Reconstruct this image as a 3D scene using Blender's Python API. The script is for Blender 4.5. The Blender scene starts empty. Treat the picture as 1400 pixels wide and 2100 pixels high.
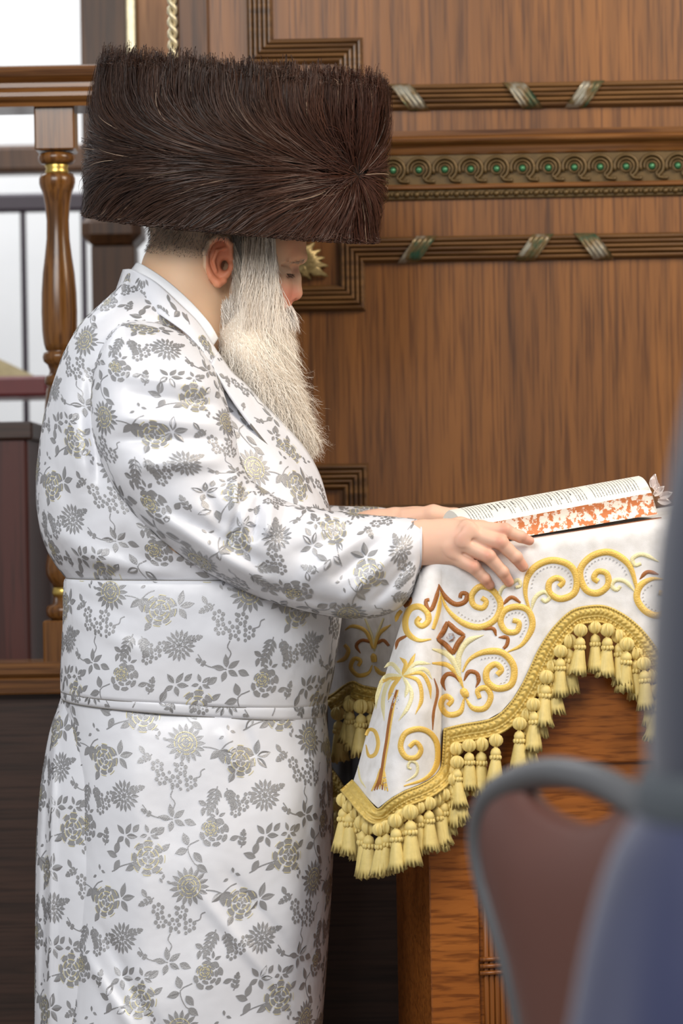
import bpy, math, random
import numpy as np
from mathutils import Vector, Matrix

random.seed(7)
rng = np.random.default_rng(7)
scene = bpy.context.scene
col = scene.collection

# ------------------------------------------------------------------ camera
F = 5775.0                 # focal length in pixels of a 1400 x 2100 frame
CD, CZ, ROLL = 4.5, 1.13, math.radians(1.0)
CAM = np.array([0.0, -CD, CZ])
RV = np.array([math.cos(ROLL), 0, -math.sin(ROLL)])
UV = np.array([math.sin(ROLL), 0, math.cos(ROLL)])
cam_d = bpy.data.cameras.new('camera')
cam = bpy.data.objects.new('camera', cam_d)
col.objects.link(cam)
cam_d.sensor_fit = 'VERTICAL'
cam_d.sensor_height = 36.0
cam_d.lens = F * 36.0 / 2100.0
cam_d.clip_end = 60
cam.matrix_world = Matrix(((RV[0], UV[0], 0, CAM[0]), (RV[1], UV[1], -1, CAM[1]),
                           (RV[2], UV[2], 0, CAM[2]), (0, 0, 0, 1)))
cam_d.dof.use_dof = True
cam_d.dof.focus_distance = 4.38
cam_d.dof.aperture_fstop = 3.6
scene.camera = cam

# ------------------------------------------------------------------ world, light, exposure
w = bpy.data.worlds.new('world')
scene.world = w
w.use_nodes = True
w.node_tree.nodes['Background'].inputs[0].default_value = (0.93, 0.96, 1.0, 1)
w.node_tree.nodes['Background'].inputs[1].default_value = 0.40


def area(name, loc, target, size, size_y, power, color):
    l = bpy.data.lights.new(name, 'AREA')
    l.shape = 'RECTANGLE'
    l.size, l.size_y, l.energy, l.color = size, size_y, power, color
    o = bpy.data.objects.new(name, l)
    col.objects.link(o)
    o.location = loc
    o.rotation_euler = (Vector(target) - Vector(loc)).to_track_quat('-Z', 'Y').to_euler()
    return o


area('key_light_front', (-1.3, -3.5, 3.0), (-0.05, 0.0, 1.15), 2.4, 1.6, 116, (1.0, 0.98, 0.95))  # added soft key from the camera side, reaching the face under the hat
area('warm_light_right', (1.7, -1.0, 2.7), (0.45, 0.5, 1.15), 1.2, 0.9, 52, (1.0, 0.86, 0.70))  # unseen warm light, placed to brighten the lower right wall
area('fill_light_hall', (-1.6, 2.2, 3.6), (-1.4, 3.2, 1.2), 2.4, 1.4, 62, (0.97, 0.98, 1.0))  # added light to brighten the white wall, no fixture behind it
vs = scene.view_settings
vs.view_transform = 'Standard'
vs.look = 'None'
vs.gamma = 1.0
vs.use_curve_mapping = False
vs.exposure = 0.0


# ------------------------------------------------------------------ geometry helpers
def P(px, py, Y=0.0):
    """point of the place that lies at depth Y and shows at photo pixel (px, py)"""
    px, py, Y = np.broadcast_arrays(np.asarray(px, float), np.asarray(py, float), np.asarray(Y, float))
    d = Y + CD
    a = (px - 700) / F * d
    b = (1050 - py) / F * d
    out = CAM + a[..., None] * RV + b[..., None] * UV
    out[..., 1] = Y
    return out


def XZ(px, py, Y):
    q = P(px, py, Y)
    return float(q[0]), float(q[2])


S0 = CD / F                # metres per pixel at depth 0


def to_px(v):
    v = np.asarray(v, float)
    r = v - CAM
    d = r[..., 1]
    return 700 + (r @ RV) / d * F, 1050 - (r @ UV) / d * F


def mesh_from(name, V, Fc, smooth=True, attrs=None):
    V = np.asarray(V, np.float32).reshape(-1, 3)
    me = bpy.data.meshes.new(name)
    if isinstance(Fc, np.ndarray):
        n, k = Fc.shape
        me.vertices.add(len(V))
        me.vertices.foreach_set('co', V.ravel())
        me.loops.add(n * k)
        me.loops.foreach_set('vertex_index', Fc.astype(np.int32).ravel())
        me.polygons.add(n)
        me.polygons.foreach_set('loop_start', np.arange(0, n * k, k, dtype=np.int32))
        me.update(calc_edges=True)
    else:
        me.from_pydata([tuple(map(float, p)) for p in V], [], [tuple(map(int, f)) for f in Fc])
    if smooth and len(me.polygons):
        me.polygons.foreach_set('use_smooth', np.ones(len(me.polygons), bool))
    if attrs:
        for an, av in attrs.items():
            av = np.asarray(av, np.float32)
            if av.ndim == 1:
                a = me.attributes.new(an, 'FLOAT', 'POINT')
                a.data.foreach_set('value', av)
            else:
                a = me.attributes.new(an, 'FLOAT_COLOR', 'POINT')
                if av.shape[1] == 3:
                    av = np.concatenate([av, np.ones((len(av), 1), np.float32)], 1)
                a.data.foreach_set('color', av.ravel())
    me.update()
    return me


def link(name, me, mat=None, parent=None, loc=None):
    o = bpy.data.objects.new(name, me)
    col.objects.link(o)
    if mat is not None and me is not None:
        if len(me.materials) == 0:
            me.materials.append(mat)
    if parent is not None:
        o.parent = parent
        root = parent
        off = Vector(parent.get('origin', (0, 0, 0)))
        o.matrix_parent_inverse = Matrix.Translation(-off)
    if loc is not None:
        o.location = loc
    return o


def obj(name, V, Fc, mat, parent=None, smooth=True, attrs=None):
    return link(name, mesh_from(name, V, Fc, smooth, attrs), mat, parent)


def tag(o, label=None, cat=None, group=None, kind=None):
    if label: o['label'] = label
    if cat: o['category'] = cat
    if group: o['group'] = group
    if kind: o['kind'] = kind
    return o


def thing(name, loc, label, cat, group=None):
    o = bpy.data.objects.new(name, None)
    col.objects.link(o)
    o.empty_display_size = 0.05
    o.location = loc
    o['origin'] = tuple(float(c) for c in loc)
    return tag(o, label, cat, group)


class MB:
    """collects vertices and faces of one mesh"""
    def __init__(s): s.v, s.f = [], []

    def add(s, V, Fc):
        n = len(s.v)
        s.v.extend([tuple(map(float, p)) for p in V])
        s.f.extend([tuple(int(i) + n for i in f) for f in Fc])
        return s

    def box(s, x0, x1, y0, y1, z0, z1, bev=0.0):
        if bev <= 0:
            V = [(x, y, z) for x in (x0, x1) for y in (y0, y1) for z in (z0, z1)]
            return s.add(V, [(0, 1, 3, 2), (4, 6, 7, 5), (0, 4, 5, 1), (2, 3, 7, 6), (0, 2, 6, 4), (1, 5, 7, 3)])
        b = bev
        V = []
        for x, sx in ((x0, 1), (x1, -1)):
            for y, sy in ((y0, 1), (y1, -1)):
                for z, sz in ((z0, 1), (z1, -1)):
                    V += [(x, y + sy * b, z + sz * b), (x + sx * b, y, z + sz * b), (x + sx * b, y + sy * b, z)]
        I = lambda i, j, k, a: ((i * 2 + j) * 2 + k) * 3 + a
        fs = []
        for i in (0, 1):
            q = [I(i, 0, 0, 0), I(i, 1, 0, 0), I(i, 1, 1, 0), I(i, 0, 1, 0)]
            fs.append(q if i else q[::-1])
            q = [I(0, i, 0, 1), I(1, i, 0, 1), I(1, i, 1, 1), I(0, i, 1, 1)]
            fs.append(q[::-1] if i else q)
            q = [I(0, 0, i, 2), I(1, 0, i, 2), I(1, 1, i, 2), I(0, 1, i, 2)]
            fs.append(q if i else q[::-1])
        for a in (0, 1):
            for c in (0, 1):
                fs.append([I(0, a, c, 1), I(1, a, c, 1), I(1, a, c, 2), I(0, a, c, 2)])
                fs.append([I(a, 0, c, 0), I(a, 1, c, 0), I(a, 1, c, 2), I(a, 0, c, 2)])
                fs.append([I(a, c, 0, 0), I(a, c, 1, 0), I(a, c, 1, 1), I(a, c, 0, 1)])
        for i in (0, 1):
            for j in (0, 1):
                for k in (0, 1):
                    fs.append([I(i, j, k, 0), I(i, j, k, 1), I(i, j, k, 2)])
        return s.add(V, fs)

    def tube(s, pts, r, n=8, flat=1.0, up=(0, -1, 0), caps=True):
        V, Fc = tube(pts, r, n, flat, up, caps)
        return s.add(V, Fc)

    def lathe(s, prof, cx, cy, n=24):
        V, Fc = lathe(prof, cx, cy, n)
        return s.add(V, Fc)

    def build(s, name, mat, parent=None, smooth=False, loc=None):
        import bmesh
        me = mesh_from(name, s.v, s.f, smooth)
        bm = bmesh.new(); bm.from_mesh(me)
        bmesh.ops.recalc_face_normals(bm, faces=bm.faces)
        bm.to_mesh(me); bm.free()
        return link(name, me, mat, parent, loc)


def tube(pts, r, n=8, flat=1.0, up=(0, -1, 0), caps=True):
    pts = np.asarray(pts, float)
    m = len(pts)
    r = np.broadcast_to(np.asarray(r, float), (m,))
    T = np.gradient(pts, axis=0)
    T /= np.linalg.norm(T, axis=1, keepdims=True) + 1e-12
    U = np.broadcast_to(np.asarray(up, float), (m, 3)).copy()
    A = np.cross(T, U)
    ln = np.linalg.norm(A, axis=1, keepdims=True)
    bad = (ln[:, 0] < 1e-4)
    if bad.any():
        A[bad] = np.cross(T[bad], np.array([1.0, 0.3, 0.2]))
        ln = np.linalg.norm(A, axis=1, keepdims=True)
    A /= ln
    B = np.cross(A, T)
    ang = np.arange(n) / n * 2 * math.pi
    V = pts[:, None] + r[:, None, None] * (np.cos(ang)[None, :, None] * A[:, None] + flat * np.sin(ang)[None, :, None] * B[:, None])
    V = V.reshape(-1, 3)
    Fc = []
    for i in range(m - 1):
        for j in range(n):
            k = (j + 1) % n
            Fc.append((i * n + j, i * n + k, (i + 1) * n + k, (i + 1) * n + j))
    if caps:
        Fc.append(tuple(range(n))[::-1])
        Fc.append(tuple(range((m - 1) * n, m * n)))
    return V, Fc


def lathe(prof, cx, cy, n=24):
    V, Fc = [], []
    for r, z in prof:
        for j in range(n):
            a = j / n * 2 * math.pi
            V.append((cx + r * math.cos(a), cy + r * math.sin(a), z))
    m = len(prof)
    for i in range(m - 1):
        for j in range(n):
            k = (j + 1) % n
            Fc.append((i * n + j, i * n + k, (i + 1) * n + k, (i + 1) * n + j))
    Fc.append(tuple(range(n)))
    Fc.append(tuple(range((m - 1) * n, m * n)))
    return V, Fc


def spline(pts, n=40):
    """Catmull-Rom through the points, n samples evenly along it"""
    p = np.asarray(pts, float)
    if len(p) == 2:
        t = np.linspace(0, 1, n)[:, None]
        return p[0] * (1 - t) + p[1] * t
    q = np.vstack([2 * p[0] - p[1], p, 2 * p[-1] - p[-2]])
    out = []
    for i in range(len(p) - 1):
        a, b, c, d = q[i], q[i + 1], q[i + 2], q[i + 3]
        for t in np.linspace(0, 1, 16, endpoint=False):
            out.append(0.5 * (2 * b + (c - a) * t + (2 * a - 5 * b + 4 * c - d) * t * t + (3 * b - a - 3 * c + d) * t ** 3))
    out.append(p[-1])
    out = np.array(out)
    s = np.concatenate([[0], np.cumsum(np.linalg.norm(np.diff(out, axis=0), axis=1))])
    u = np.linspace(0, s[-1], n)
    return np.stack([np.interp(u, s, out[:, k]) for k in range(p.shape[1])], 1)


def grid_faces(R, N, wrap=False):
    i = np.arange(R - 1)[:, None]
    j = np.arange(N if wrap else N - 1)[None, :]
    k = (j + 1) % N
    return np.stack(np.broadcast_arrays(i * N + j, i * N + k, (i + 1) * N + k, (i + 1) * N + j), -1).reshape(-1, 4)


# ---- smooth implicit surfaces, turned into one continuous mesh
def surface_nets(f, lo, step):
    nx, ny, nz = f.shape
    s = f < 0
    cnt = np.zeros((nx - 1, ny - 1, nz - 1), np.int8)
    acc = np.zeros((nx - 1, ny - 1, nz - 1, 3), np.float32)
    C = [(0, 0, 0), (1, 0, 0), (0, 1, 0), (1, 1, 0), (0, 0, 1), (1, 0, 1), (0, 1, 1), (1, 1, 1)]
    sl = lambda a, c: a[c[0]:nx - 1 + c[0], c[1]:ny - 1 + c[1], c[2]:nz - 1 + c[2]]
    for a in range(8):
        for b in range(a + 1, 8):
            df = [C[b][k] - C[a][k] for k in range(3)]
            if sum(map(abs, df)) != 1:
                continue
            m = sl(s, C[a]) != sl(s, C[b])
            if not m.any():
                continue
            fa, fb = sl(f, C[a])[m], sl(f, C[b])[m]
            t = fa / (fa - fb)
            acc[m] += np.array(C[a], np.float32) + t[:, None] * np.array(df, np.float32)
            cnt[m] += 1
    act = cnt > 0
    idx = -np.ones(act.shape, np.int64)
    idx[act] = np.arange(act.sum())
    cell = np.argwhere(act)
    V = (cell + acc[act] / cnt[act][:, None]) * step + np.asarray(lo)
    faces = []
    for ax in range(3):
        sh = [slice(None)] * 3
        a = [slice(1, -1)] * 3; a[ax] = slice(0, -1)
        b = [slice(1, -1)] * 3; b[ax] = slice(1, None)
        sa, sb = s[tuple(a)], s[tuple(b)]
        o1, o2 = [(1, 2), (2, 0), (0, 1)][ax]
        for flip in (0, 1):
            m = (sa & ~sb) if flip == 0 else (~sa & sb)
            pos = np.argwhere(m)
            if len(pos) == 0:
                continue
            base = pos.copy()
            for o in (o1, o2):
                base[:, o] += 1
            q = []
            for d1, d2 in ((-1, -1), (0, -1), (0, 0), (-1, 0)):
                c = base.copy(); c[:, o1] += d1; c[:, o2] += d2
                q.append(idx[c[:, 0], c[:, 1], c[:, 2]])
            q = np.stack(q, 1)
            faces.append(q if flip == 0 else q[:, ::-1])
    return V, np.concatenate(faces)


class SDF:
    def __init__(s, lo, hi, step):
        s.lo, s.step = np.array(lo, float), step
        ax = [np.arange(lo[k], hi[k] + step, step, dtype=np.float32) for k in range(3)]
        s.X, s.Y, s.Z = np.meshgrid(*ax, indexing='ij', sparse=True)
        s.f = np.full((len(ax[0]), len(ax[1]), len(ax[2])), 1e3, np.float32)

    def u(s, d, k):                                   # smooth union
        h = np.clip(0.5 + 0.5 * (s.f - d) / k, 0, 1)
        s.f = (s.f * (1 - h) + d * h - k * h * (1 - h)).astype(np.float32)

    def cut(s, d, k):                                 # smooth subtraction
        h = np.clip(0.5 - 0.5 * (s.f + d) / k, 0, 1)
        s.f = (s.f * (1 - h) - d * h + k * h * (1 - h)).astype(np.float32)

    def ell(s, c, r, rot=0.0, sym=False):
        Z = np.abs(s.Z) if sym else s.Z
        x, y, z = s.X - c[0], s.Y - c[1], Z - c[2]
        if rot:
            cr, sr = math.cos(rot), math.sin(rot)
            x, y = x * cr + y * sr, -x * sr + y * cr
        k0 = np.sqrt((x / r[0]) ** 2 + (y / r[1]) ** 2 + (z / r[2]) ** 2)
        k1 = np.sqrt((x / r[0] ** 2) ** 2 + (y / r[1] ** 2) ** 2 + (z / r[2] ** 2) ** 2) + 1e-6
        return k0 * (k0 - 1) / k1

    def cone(s, a, b, ra, rb, sym=False):
        Z = np.abs(s.Z) if sym else s.Z
        a, b = np.array(a, float), np.array(b, float)
        d = b - a
        L = float(d @ d) + 1e-9
        x, y, z = s.X - a[0], s.Y - a[1], Z - a[2]
        t = np.clip((x * d[0] + y * d[1] + z * d[2]) / L, 0, 1)
        return np.sqrt((x - t * d[0]) ** 2 + (y - t * d[1]) ** 2 + (z - t * d[2]) ** 2) - (ra + t * (rb - ra))

    def chain(s, pts, rs, k, sym=False):
        for i in range(len(pts) - 1):
            s.u(s.cone(pts[i], pts[i + 1], rs[i], rs[i + 1], sym), k)

    def mesh(s):
        return surface_nets(s.f, s.lo, s.step)


# ---- strands (hair, fur, fringe): tapered ribbons, one joined mesh
def strands(pts, nrm, width, tilt):
    """pts (N,S,3), nrm (N,S,3), width (S,) or (N,S), tilt (N,)"""
    N, S, _ = pts.shape
    T = np.gradient(pts, axis=1)
    T /= np.linalg.norm(T, axis=2, keepdims=True) + 1e-9
    side = np.cross(T, nrm)
    side /= np.linalg.norm(side, axis=2, keepdims=True) + 1e-9
    nn = np.cross(side, T)
    c, s_ = np.cos(tilt)[:, None, None], np.sin(tilt)[:, None, None]
    sd = side * c + nn * s_
    wd = np.broadcast_to(width, (N, S))[..., None] * 0.5
    V = np.stack([pts - sd * wd, pts + sd * wd], 2)      # N,S,2,3
    base = (np.arange(N) * S * 2)[:, None] + (np.arange(S - 1) * 2)[None, :]
    Fc = np.stack([base, base + 1, base + 3, base + 2], -1).reshape(-1, 4)
    return V.reshape(-1, 3), Fc


# ------------------------------------------------------------------ materials
def new_mat(name):
    m = bpy.data.materials.new(name)
    m.use_nodes = True
    nt = m.node_tree
    return m, nt, nt.nodes['Principled BSDF']


def L(*c):
    """sRGB 0..255 to linear"""
    return tuple(((v / 255) / 12.92 if v / 255 <= 0.04045 else ((v / 255 + 0.055) / 1.055) ** 2.4) for v in c)


def plain(name, c, rough=0.5, metal=0.0, spec=0.5, vary=0.0, vscale=20, bump=0.0, bscale=200, sheen=0.0, coat=0.0, trans=0.0, emit=None):
    m, nt, b = new_mat(name)
    N, K = nt.nodes, nt.links
    b.inputs['Base Color'].default_value = (*c, 1)
    b.inputs['Roughness'].default_value = rough
    b.inputs['Metallic'].default_value = metal
    b.inputs['Specular IOR Level'].default_value = spec
    b.inputs['Sheen Weight'].default_value = sheen
    b.inputs['Coat Weight'].default_value = coat
    b.inputs['Transmission Weight'].default_value = trans
    tc = N.new('ShaderNodeTexCoord')
    if vary > 0:
        n = N.new('ShaderNodeTexNoise'); n.inputs['Scale'].default_value = vscale
        n.inputs['Detail'].default_value = 4
        K.new(tc.outputs['Object'], n.inputs['Vector'])
        r = N.new('ShaderNodeMix'); r.data_type = 'RGBA'
        r.inputs[6].default_value = (*[v * (1 - vary) for v in c], 1)
        r.inputs[7].default_value = (*[min(1, v * (1 + vary)) for v in c], 1)
        K.new(n.outputs['Fac'], r.inputs[0]); K.new(r.outputs[2], b.inputs['Base Color'])
    if bump > 0:
        n2 = N.new('ShaderNodeTexNoise'); n2.inputs['Scale'].default_value = bscale
        K.new(tc.outputs['Object'], n2.inputs['Vector'])
        bp = N.new('ShaderNodeBump'); bp.inputs['Strength'].default_value = bump
        bp.inputs['Distance'].default_value = 0.002
        K.new(n2.outputs['Fac'], bp.inputs['Height']); K.new(bp.outputs[0], b.inputs['Normal'])
    return m


def attr_mat(name, rough=0.4, spec=0.4, metal=0.0, attr='col', sss=0.0, sheen=0.0):
    m, nt, b = new_mat(name)
    a = nt.nodes.new('ShaderNodeAttribute'); a.attribute_name = attr
    nt.links.new(a.outputs['Color'], b.inputs['Base Color'])
    b.inputs['Roughness'].default_value = rough
    b.inputs['Specular IOR Level'].default_value = spec
    b.inputs['Metallic'].default_value = metal
    b.inputs['Sheen Weight'].default_value = sheen
    if sss:
        b.inputs['Subsurface Weight'].default_value = sss
        b.inputs['Subsurface Radius'].default_value = (0.008, 0.003, 0.0015)
        b.inputs['Subsurface Scale'].default_value = 0.6
    return m


def wood(name, dark, mid, light, grain='z', rough=0.38, coarse=9.0, stretch=0.10, fine=150.0, spec=0.45, cathedral=0.35, streak=0.75):
    """oak: coarse bands, fine pores, both drawn out along the grain"""
    m, nt, b = new_mat(name)
    N, K = nt.nodes, nt.links
    tc = N.new('ShaderNodeTexCoord')
    ax = {'x': 0, 'y': 1, 'z': 2}[grain]

    def mapped(sc, st, rot=None):
        mp = N.new('ShaderNodeMapping')
        v = [sc, sc, sc]; v[ax] = sc * st
        mp.inputs['Scale'].default_value = v
        K.new(tc.outputs['Object'], mp.inputs['Vector'])
        return mp
    mp = mapped(coarse, stretch)
    n1 = N.new('ShaderNodeTexNoise'); n1.inputs['Scale'].default_value = 1.0
    n1.inputs['Detail'].default_value = 5; n1.inputs['Roughness'].default_value = 0.62
    n1.inputs['Distortion'].default_value = cathedral
    K.new(mp.outputs[0], n1.inputs['Vector'])
    mp2 = mapped(fine, 0.035)
    n2 = N.new('ShaderNodeTexNoise'); n2.inputs['Scale'].default_value = 1.0; n2.inputs['Detail'].default_value = 3
    K.new(mp2.outputs[0], n2.inputs['Vector'])
    mp3 = mapped(coarse * 5, stretch * 0.4)
    n3 = N.new('ShaderNodeTexNoise'); n3.inputs['Scale'].default_value = 1.0; n3.inputs['Detail'].default_value = 4
    n3.inputs['Distortion'].default_value = 0.5
    K.new(mp3.outputs[0], n3.inputs['Vector'])
    r1 = N.new('ShaderNodeValToRGB')
    e = r1.color_ramp.elements
    e[0].position = 0.30; e[0].color = (*mid, 1)
    e[1].position = 0.72; e[1].color = (*light, 1)
    K.new(n1.outputs['Fac'], r1.inputs[0])
    r3 = N.new('ShaderNodeValToRGB')
    e = r3.color_ramp.elements
    e[0].position = 0.30; e[0].color = (1, 1, 1, 1)
    e[1].position = 0.50; e[1].color = (0, 0, 0, 1)
    K.new(n3.outputs['Fac'], r3.inputs[0])
    mx = N.new('ShaderNodeMix'); mx.data_type = 'RGBA'
    mx.inputs[7].default_value = (*dark, 1)
    ml = N.new('ShaderNodeMath'); ml.operation = 'MULTIPLY'; ml.inputs[1].default_value = streak
    K.new(r3.outputs[0], ml.inputs[0])
    K.new(ml.outputs[0], mx.inputs[0]); K.new(r1.outputs[0], mx.inputs[6])
    r2 = N.new('ShaderNodeValToRGB')
    e = r2.color_ramp.elements
    e[0].position = 0.36; e[0].color = (0.55, 0.5, 0.45, 1)
    e[1].position = 0.52; e[1].color = (1, 1, 1, 1)
    K.new(n2.outputs['Fac'], r2.inputs[0])
    mu = N.new('ShaderNodeMix'); mu.data_type = 'RGBA'; mu.blend_type = 'MULTIPLY'; mu.inputs[0].default_value = 1.0
    K.new(mx.outputs[2], mu.inputs[6]); K.new(r2.outputs[0], mu.inputs[7])
    K.new(mu.outputs[2], b.inputs['Base Color'])
    b.inputs['Roughness'].default_value = rough
    b.inputs['Specular IOR Level'].default_value = spec
    bp = N.new('ShaderNodeBump'); bp.inputs['Strength'].default_value = 0.15; bp.inputs['Distance'].default_value = 0.001
    K.new(n2.outputs['Fac'], bp.inputs['Height']); K.new(bp.outputs[0], b.inputs['Normal'])
    return m


M = {}
M['oak_wall'] = wood('oak_wall', L(66, 40, 20), L(100, 62, 28), L(136, 88, 40), 'z', cathedral=0.9, coarse=7, streak=0.55)
M['oak_mould'] = wood('oak_mould', L(58, 38, 20), L(86, 58, 30), L(118, 84, 46), 'x', rough=0.28, coarse=14)
M['oak_rail'] = wood('oak_rail', L(70, 42, 20), L(104, 66, 32), L(134, 90, 46), 'x', rough=0.22)
M['oak_post'] = wood('oak_post', L(62, 38, 16), L(98, 62, 27), L(130, 86, 40), 'z', rough=0.22)
M['oak_lectern'] = wood('oak_lectern', L(104, 56, 20), L(142, 80, 29), L(170, 102, 42), 'x', rough=0.33, coarse=13, stretch=0.05, cathedral=1.2, streak=0.38)
M['oak_lectern_v'] = wood('oak_lectern_v', L(84, 44, 18), L(122, 70, 28), L(150, 92, 40), 'z', rough=0.33)
M['dark_wood'] = wood('dark_wood', L(36, 24, 18), L(54, 36, 28), L(68, 46, 36), 'x', rough=0.45)
M['maroon_wood'] = wood('maroon_wood', L(44, 20, 18), L(66, 30, 26), L(78, 36, 30), 'z', rough=0.5)
M['brown_far'] = wood('brown_far', L(60, 38, 22), L(84, 54, 30), L(110, 74, 44), 'z', rough=0.45)
M['tan_far'] = wood('tan_far', L(130, 88, 52), L(160, 112, 70), L(178, 130, 86), 'z', rough=0.5)
M['white_wall'] = plain('white_wall', L(236, 238, 240), 0.8, vary=0.02)
M['floor'] = plain('floor', L(112, 102, 94), 0.4, vary=0.1, vscale=6)
M['metal_dark'] = plain('metal_dark', L(56, 42, 58), 0.45, vary=0.1)
M['red_wood'] = plain('red_wood', L(112, 26, 28), 0.4, vary=0.12)
M['tan_fabric'] = plain('tan_fabric', L(176, 160, 122), 0.9, vary=0.2, vscale=60, bump=0.5)
M['gilt'] = plain('gilt', L(206, 176, 96), 0.32, metal=0.85, vary=0.25, vscale=60)
M['gilt_pale'] = plain('gilt_pale', L(214, 202, 168), 0.4, metal=0.6, vary=0.35, vscale=90)
M['bronze'] = plain('bronze', L(88, 68, 34), 0.4, metal=0.35, vary=0.4, vscale=70)

m_, nt_, b_ = new_mat('verdigris')
tc_ = nt_.nodes.new('ShaderNodeTexCoord'); nz_ = nt_.nodes.new('ShaderNodeTexNoise'); nz_.inputs['Scale'].default_value = 28
rp_ = nt_.nodes.new('ShaderNodeValToRGB'); e_ = rp_.color_ramp.elements
e_[0].position = 0.36; e_[0].color = (*L(52, 84, 64), 1); e_[1].position = 0.62; e_[1].color = (*L(150, 146, 132), 1)
q_ = e_.new(0.5); q_.color = (*L(112, 92, 60), 1)
nt_.links.new(tc_.outputs['Object'], nz_.inputs['Vector']); nt_.links.new(nz_.outputs['Fac'], rp_.inputs[0]); nt_.links.new(rp_.outputs[0], b_.inputs['Base Color'])
b_.inputs['Metallic'].default_value = 0.4; b_.inputs['Roughness'].default_value = 0.33
M['verdigris'] = m_
M['green_bead'] = plain('green_bead', L(58, 110, 74), 0.2, metal=0.4, vary=0.5, vscale=40)
# ================================================================== the setting
tag(MB().box(-4, 4, -5.5, 5, -0.05, 0).build('floor', M['floor']), 'pale grey floor of the hall', None, kind='structure')
tag(MB().box(-4, 4, 3.9, 4.0, 0, 4.0).build('wall_back', M['white_wall']), 'white plaster wall far behind the railing', None, kind='structure')

# ---- oak panelled wall with mouldings
YW = 0.60
wx = lambda px, py=500: XZ(px, py, YW)[0]
wz = lambda px, py: XZ(px, py, YW)[1]
X0, X1 = wx(352, 60), 1.35
Z_TOP = 2.35
panel = MB().box(X0, X1, YW, YW + 0.10, 0.0, Z_TOP).build('wall_panelled', M['oak_wall'])
tag(panel, 'oak panelled wall with reeded notched mouldings behind the lectern', None, kind='structure')


def sweep(path, prof, Y, closed=False):
    """profile (across, outward) swept along a polyline in the XZ plane with mitred corners"""
    p = np.array(path, float)
    n = len(p)
    d = np.diff(p, axis=0)
    d /= np.linalg.norm(d, axis=1, keepdims=True)
    V = []
    for i in range(n):
        a = d[max(i - 1, 0)]; b = d[min(i, n - 2)]
        na, nb = np.array([-a[1], a[0]]), np.array([-b[1], b[0]])
        m = na + nb
        m /= (1 + na @ nb)
        for ac, ht in prof:
            q = p[i] + m * ac
            V.append((q[0], Y - ht, q[1]))
    return V, [tuple(f) for f in grid_faces(n, len(prof))]


def reed_profile(width, n, base, r):
    prof = [(-width / 2 - 0.003, 0), (-width / 2 - 0.001, base * 0.6)]
    step = width / n
    for i in range(n):
        c = -width / 2 + step * (i + 0.5)
        crown = base * (0.75 + 0.35 * math.sin(math.pi * (i + 0.5) / n))
        for t in (-1, -0.75, -0.4, 0, 0.4, 0.75, 1):
            prof.append((c + t * step * 0.47, crown + r * math.sqrt(max(0, 1 - t * t)) * 1.0 - (0.002 if abs(t) == 1 else 0)))
    prof += [(width / 2 + 0.001, base * 0.6), (width / 2 + 0.003, 0)]
    return prof


RP = reed_profile(0.042, 5, 0.012, 0.0045)
zt1, zt2 = wz(630, 106), wz(1080, 196)
zl1, zl2, zb1, zb2 = wz(1080, 508), wz(670, 612), wz(690, 978), wz(900, 1120)
xa, xb = wx(533, 50), wx(718, 150)
xl, xbm = wx(722, 570), wx(729, 1000)


def moulding(path, name='reeded_moulding'):
    V, Fc = sweep(path, RP, YW)
    o = MB().add(V, Fc).build(name, M['oak_mould'], panel, smooth=False)
    return o


moulding([(xa, Z_TOP), (xa, zt1), (xb, zt1), (xb, zt2), (X1, zt2)])
moulding([(X1, zl1), (xl, zl1), (xl, zl2), (xa, zl2), (xa, zb1), (xbm, zb1), (xbm, zb2), (X1, zb2)])


def ribbon(px, py, lean, zc):
    """ribbon wound round the reeded moulding, four ridges"""
    x = wx(px, py)
    V = []
    nu, nv = 32, 14
    for iv in range(nv + 1):
        t = iv / nv * 2 - 1                      # across the moulding, top to bottom
        for iu in range(nu + 1):
            s = iu / nu * 2 - 1
            xx = x + s * 0.019 + lean * t * 0.018
            h = 0.0205 * math.sqrt(max(0.0, 1 - (abs(t) ** 3) * 0.93)) + 0.0034 * (0.5 + 0.5 * math.cos(s * math.pi * 4)) * (1 - t * t)
            V.append((xx, YW - h, zc - t * 0.0245))
    o = MB().add(V, grid_faces(nv + 1, nu + 1)).build('ribbon_wrap', M['verdigris'], panel, smooth=True)
    return o


for px, py, ln in ((838, 200, 1), (1070, 194, 1), (1198, 190, -1), (1465, 186, -1)):
    ribbon(px, py, ln, zt2)
for px, py, ln in ((856, 511, -1), (1094, 505, -1), (1216, 502, 1), (1470, 500, 1)):
    ribbon(px, py, ln, zl1)

# cornice rail, guilloche band with green beads and beaded edge
xc0 = wx(560, 300)
zc_t, zc_b = wz(1100, 266), wz(1100, 314)
prof = [(0, 0)]
hh = zc_t - zc_b
for t in np.linspace(0, 1, 15):
    if t < 0.22:
        o_ = 0.014
    elif t < 0.66:
        o_ = 0.016 + 0.016 * math.sin(math.pi * (t - 0.22) / 0.44)
    else:
        o_ = 0.016 - 0.010 * (t - 0.66) / 0.34
    prof.append((-(t - 0.5) * hh, o_))
prof.append((-0.5 * hh, 0))
V, Fc = sweep([(xc0, (zc_t + zc_b) / 2), (X1, (zc_t + zc_b) / 2)], prof, YW)
MB().add(V, Fc).build('cornice_rail', M['oak_rail'], panel, smooth=False)
zg_t, zg_b = wz(1100, 316), wz(1100, 376)
MB().box(xc0, X1, YW - 0.006, YW, zg_b, zg_t).build('guilloche_bed', M['bronze'], panel)
zs_t, zs_b = wz(1100, 376), wz(1100, 386)
MB().box(xc0, X1, YW - 0.013, YW, zs_b, zs_t, 0.002).build('fillet', M['oak_rail'], panel)
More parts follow.
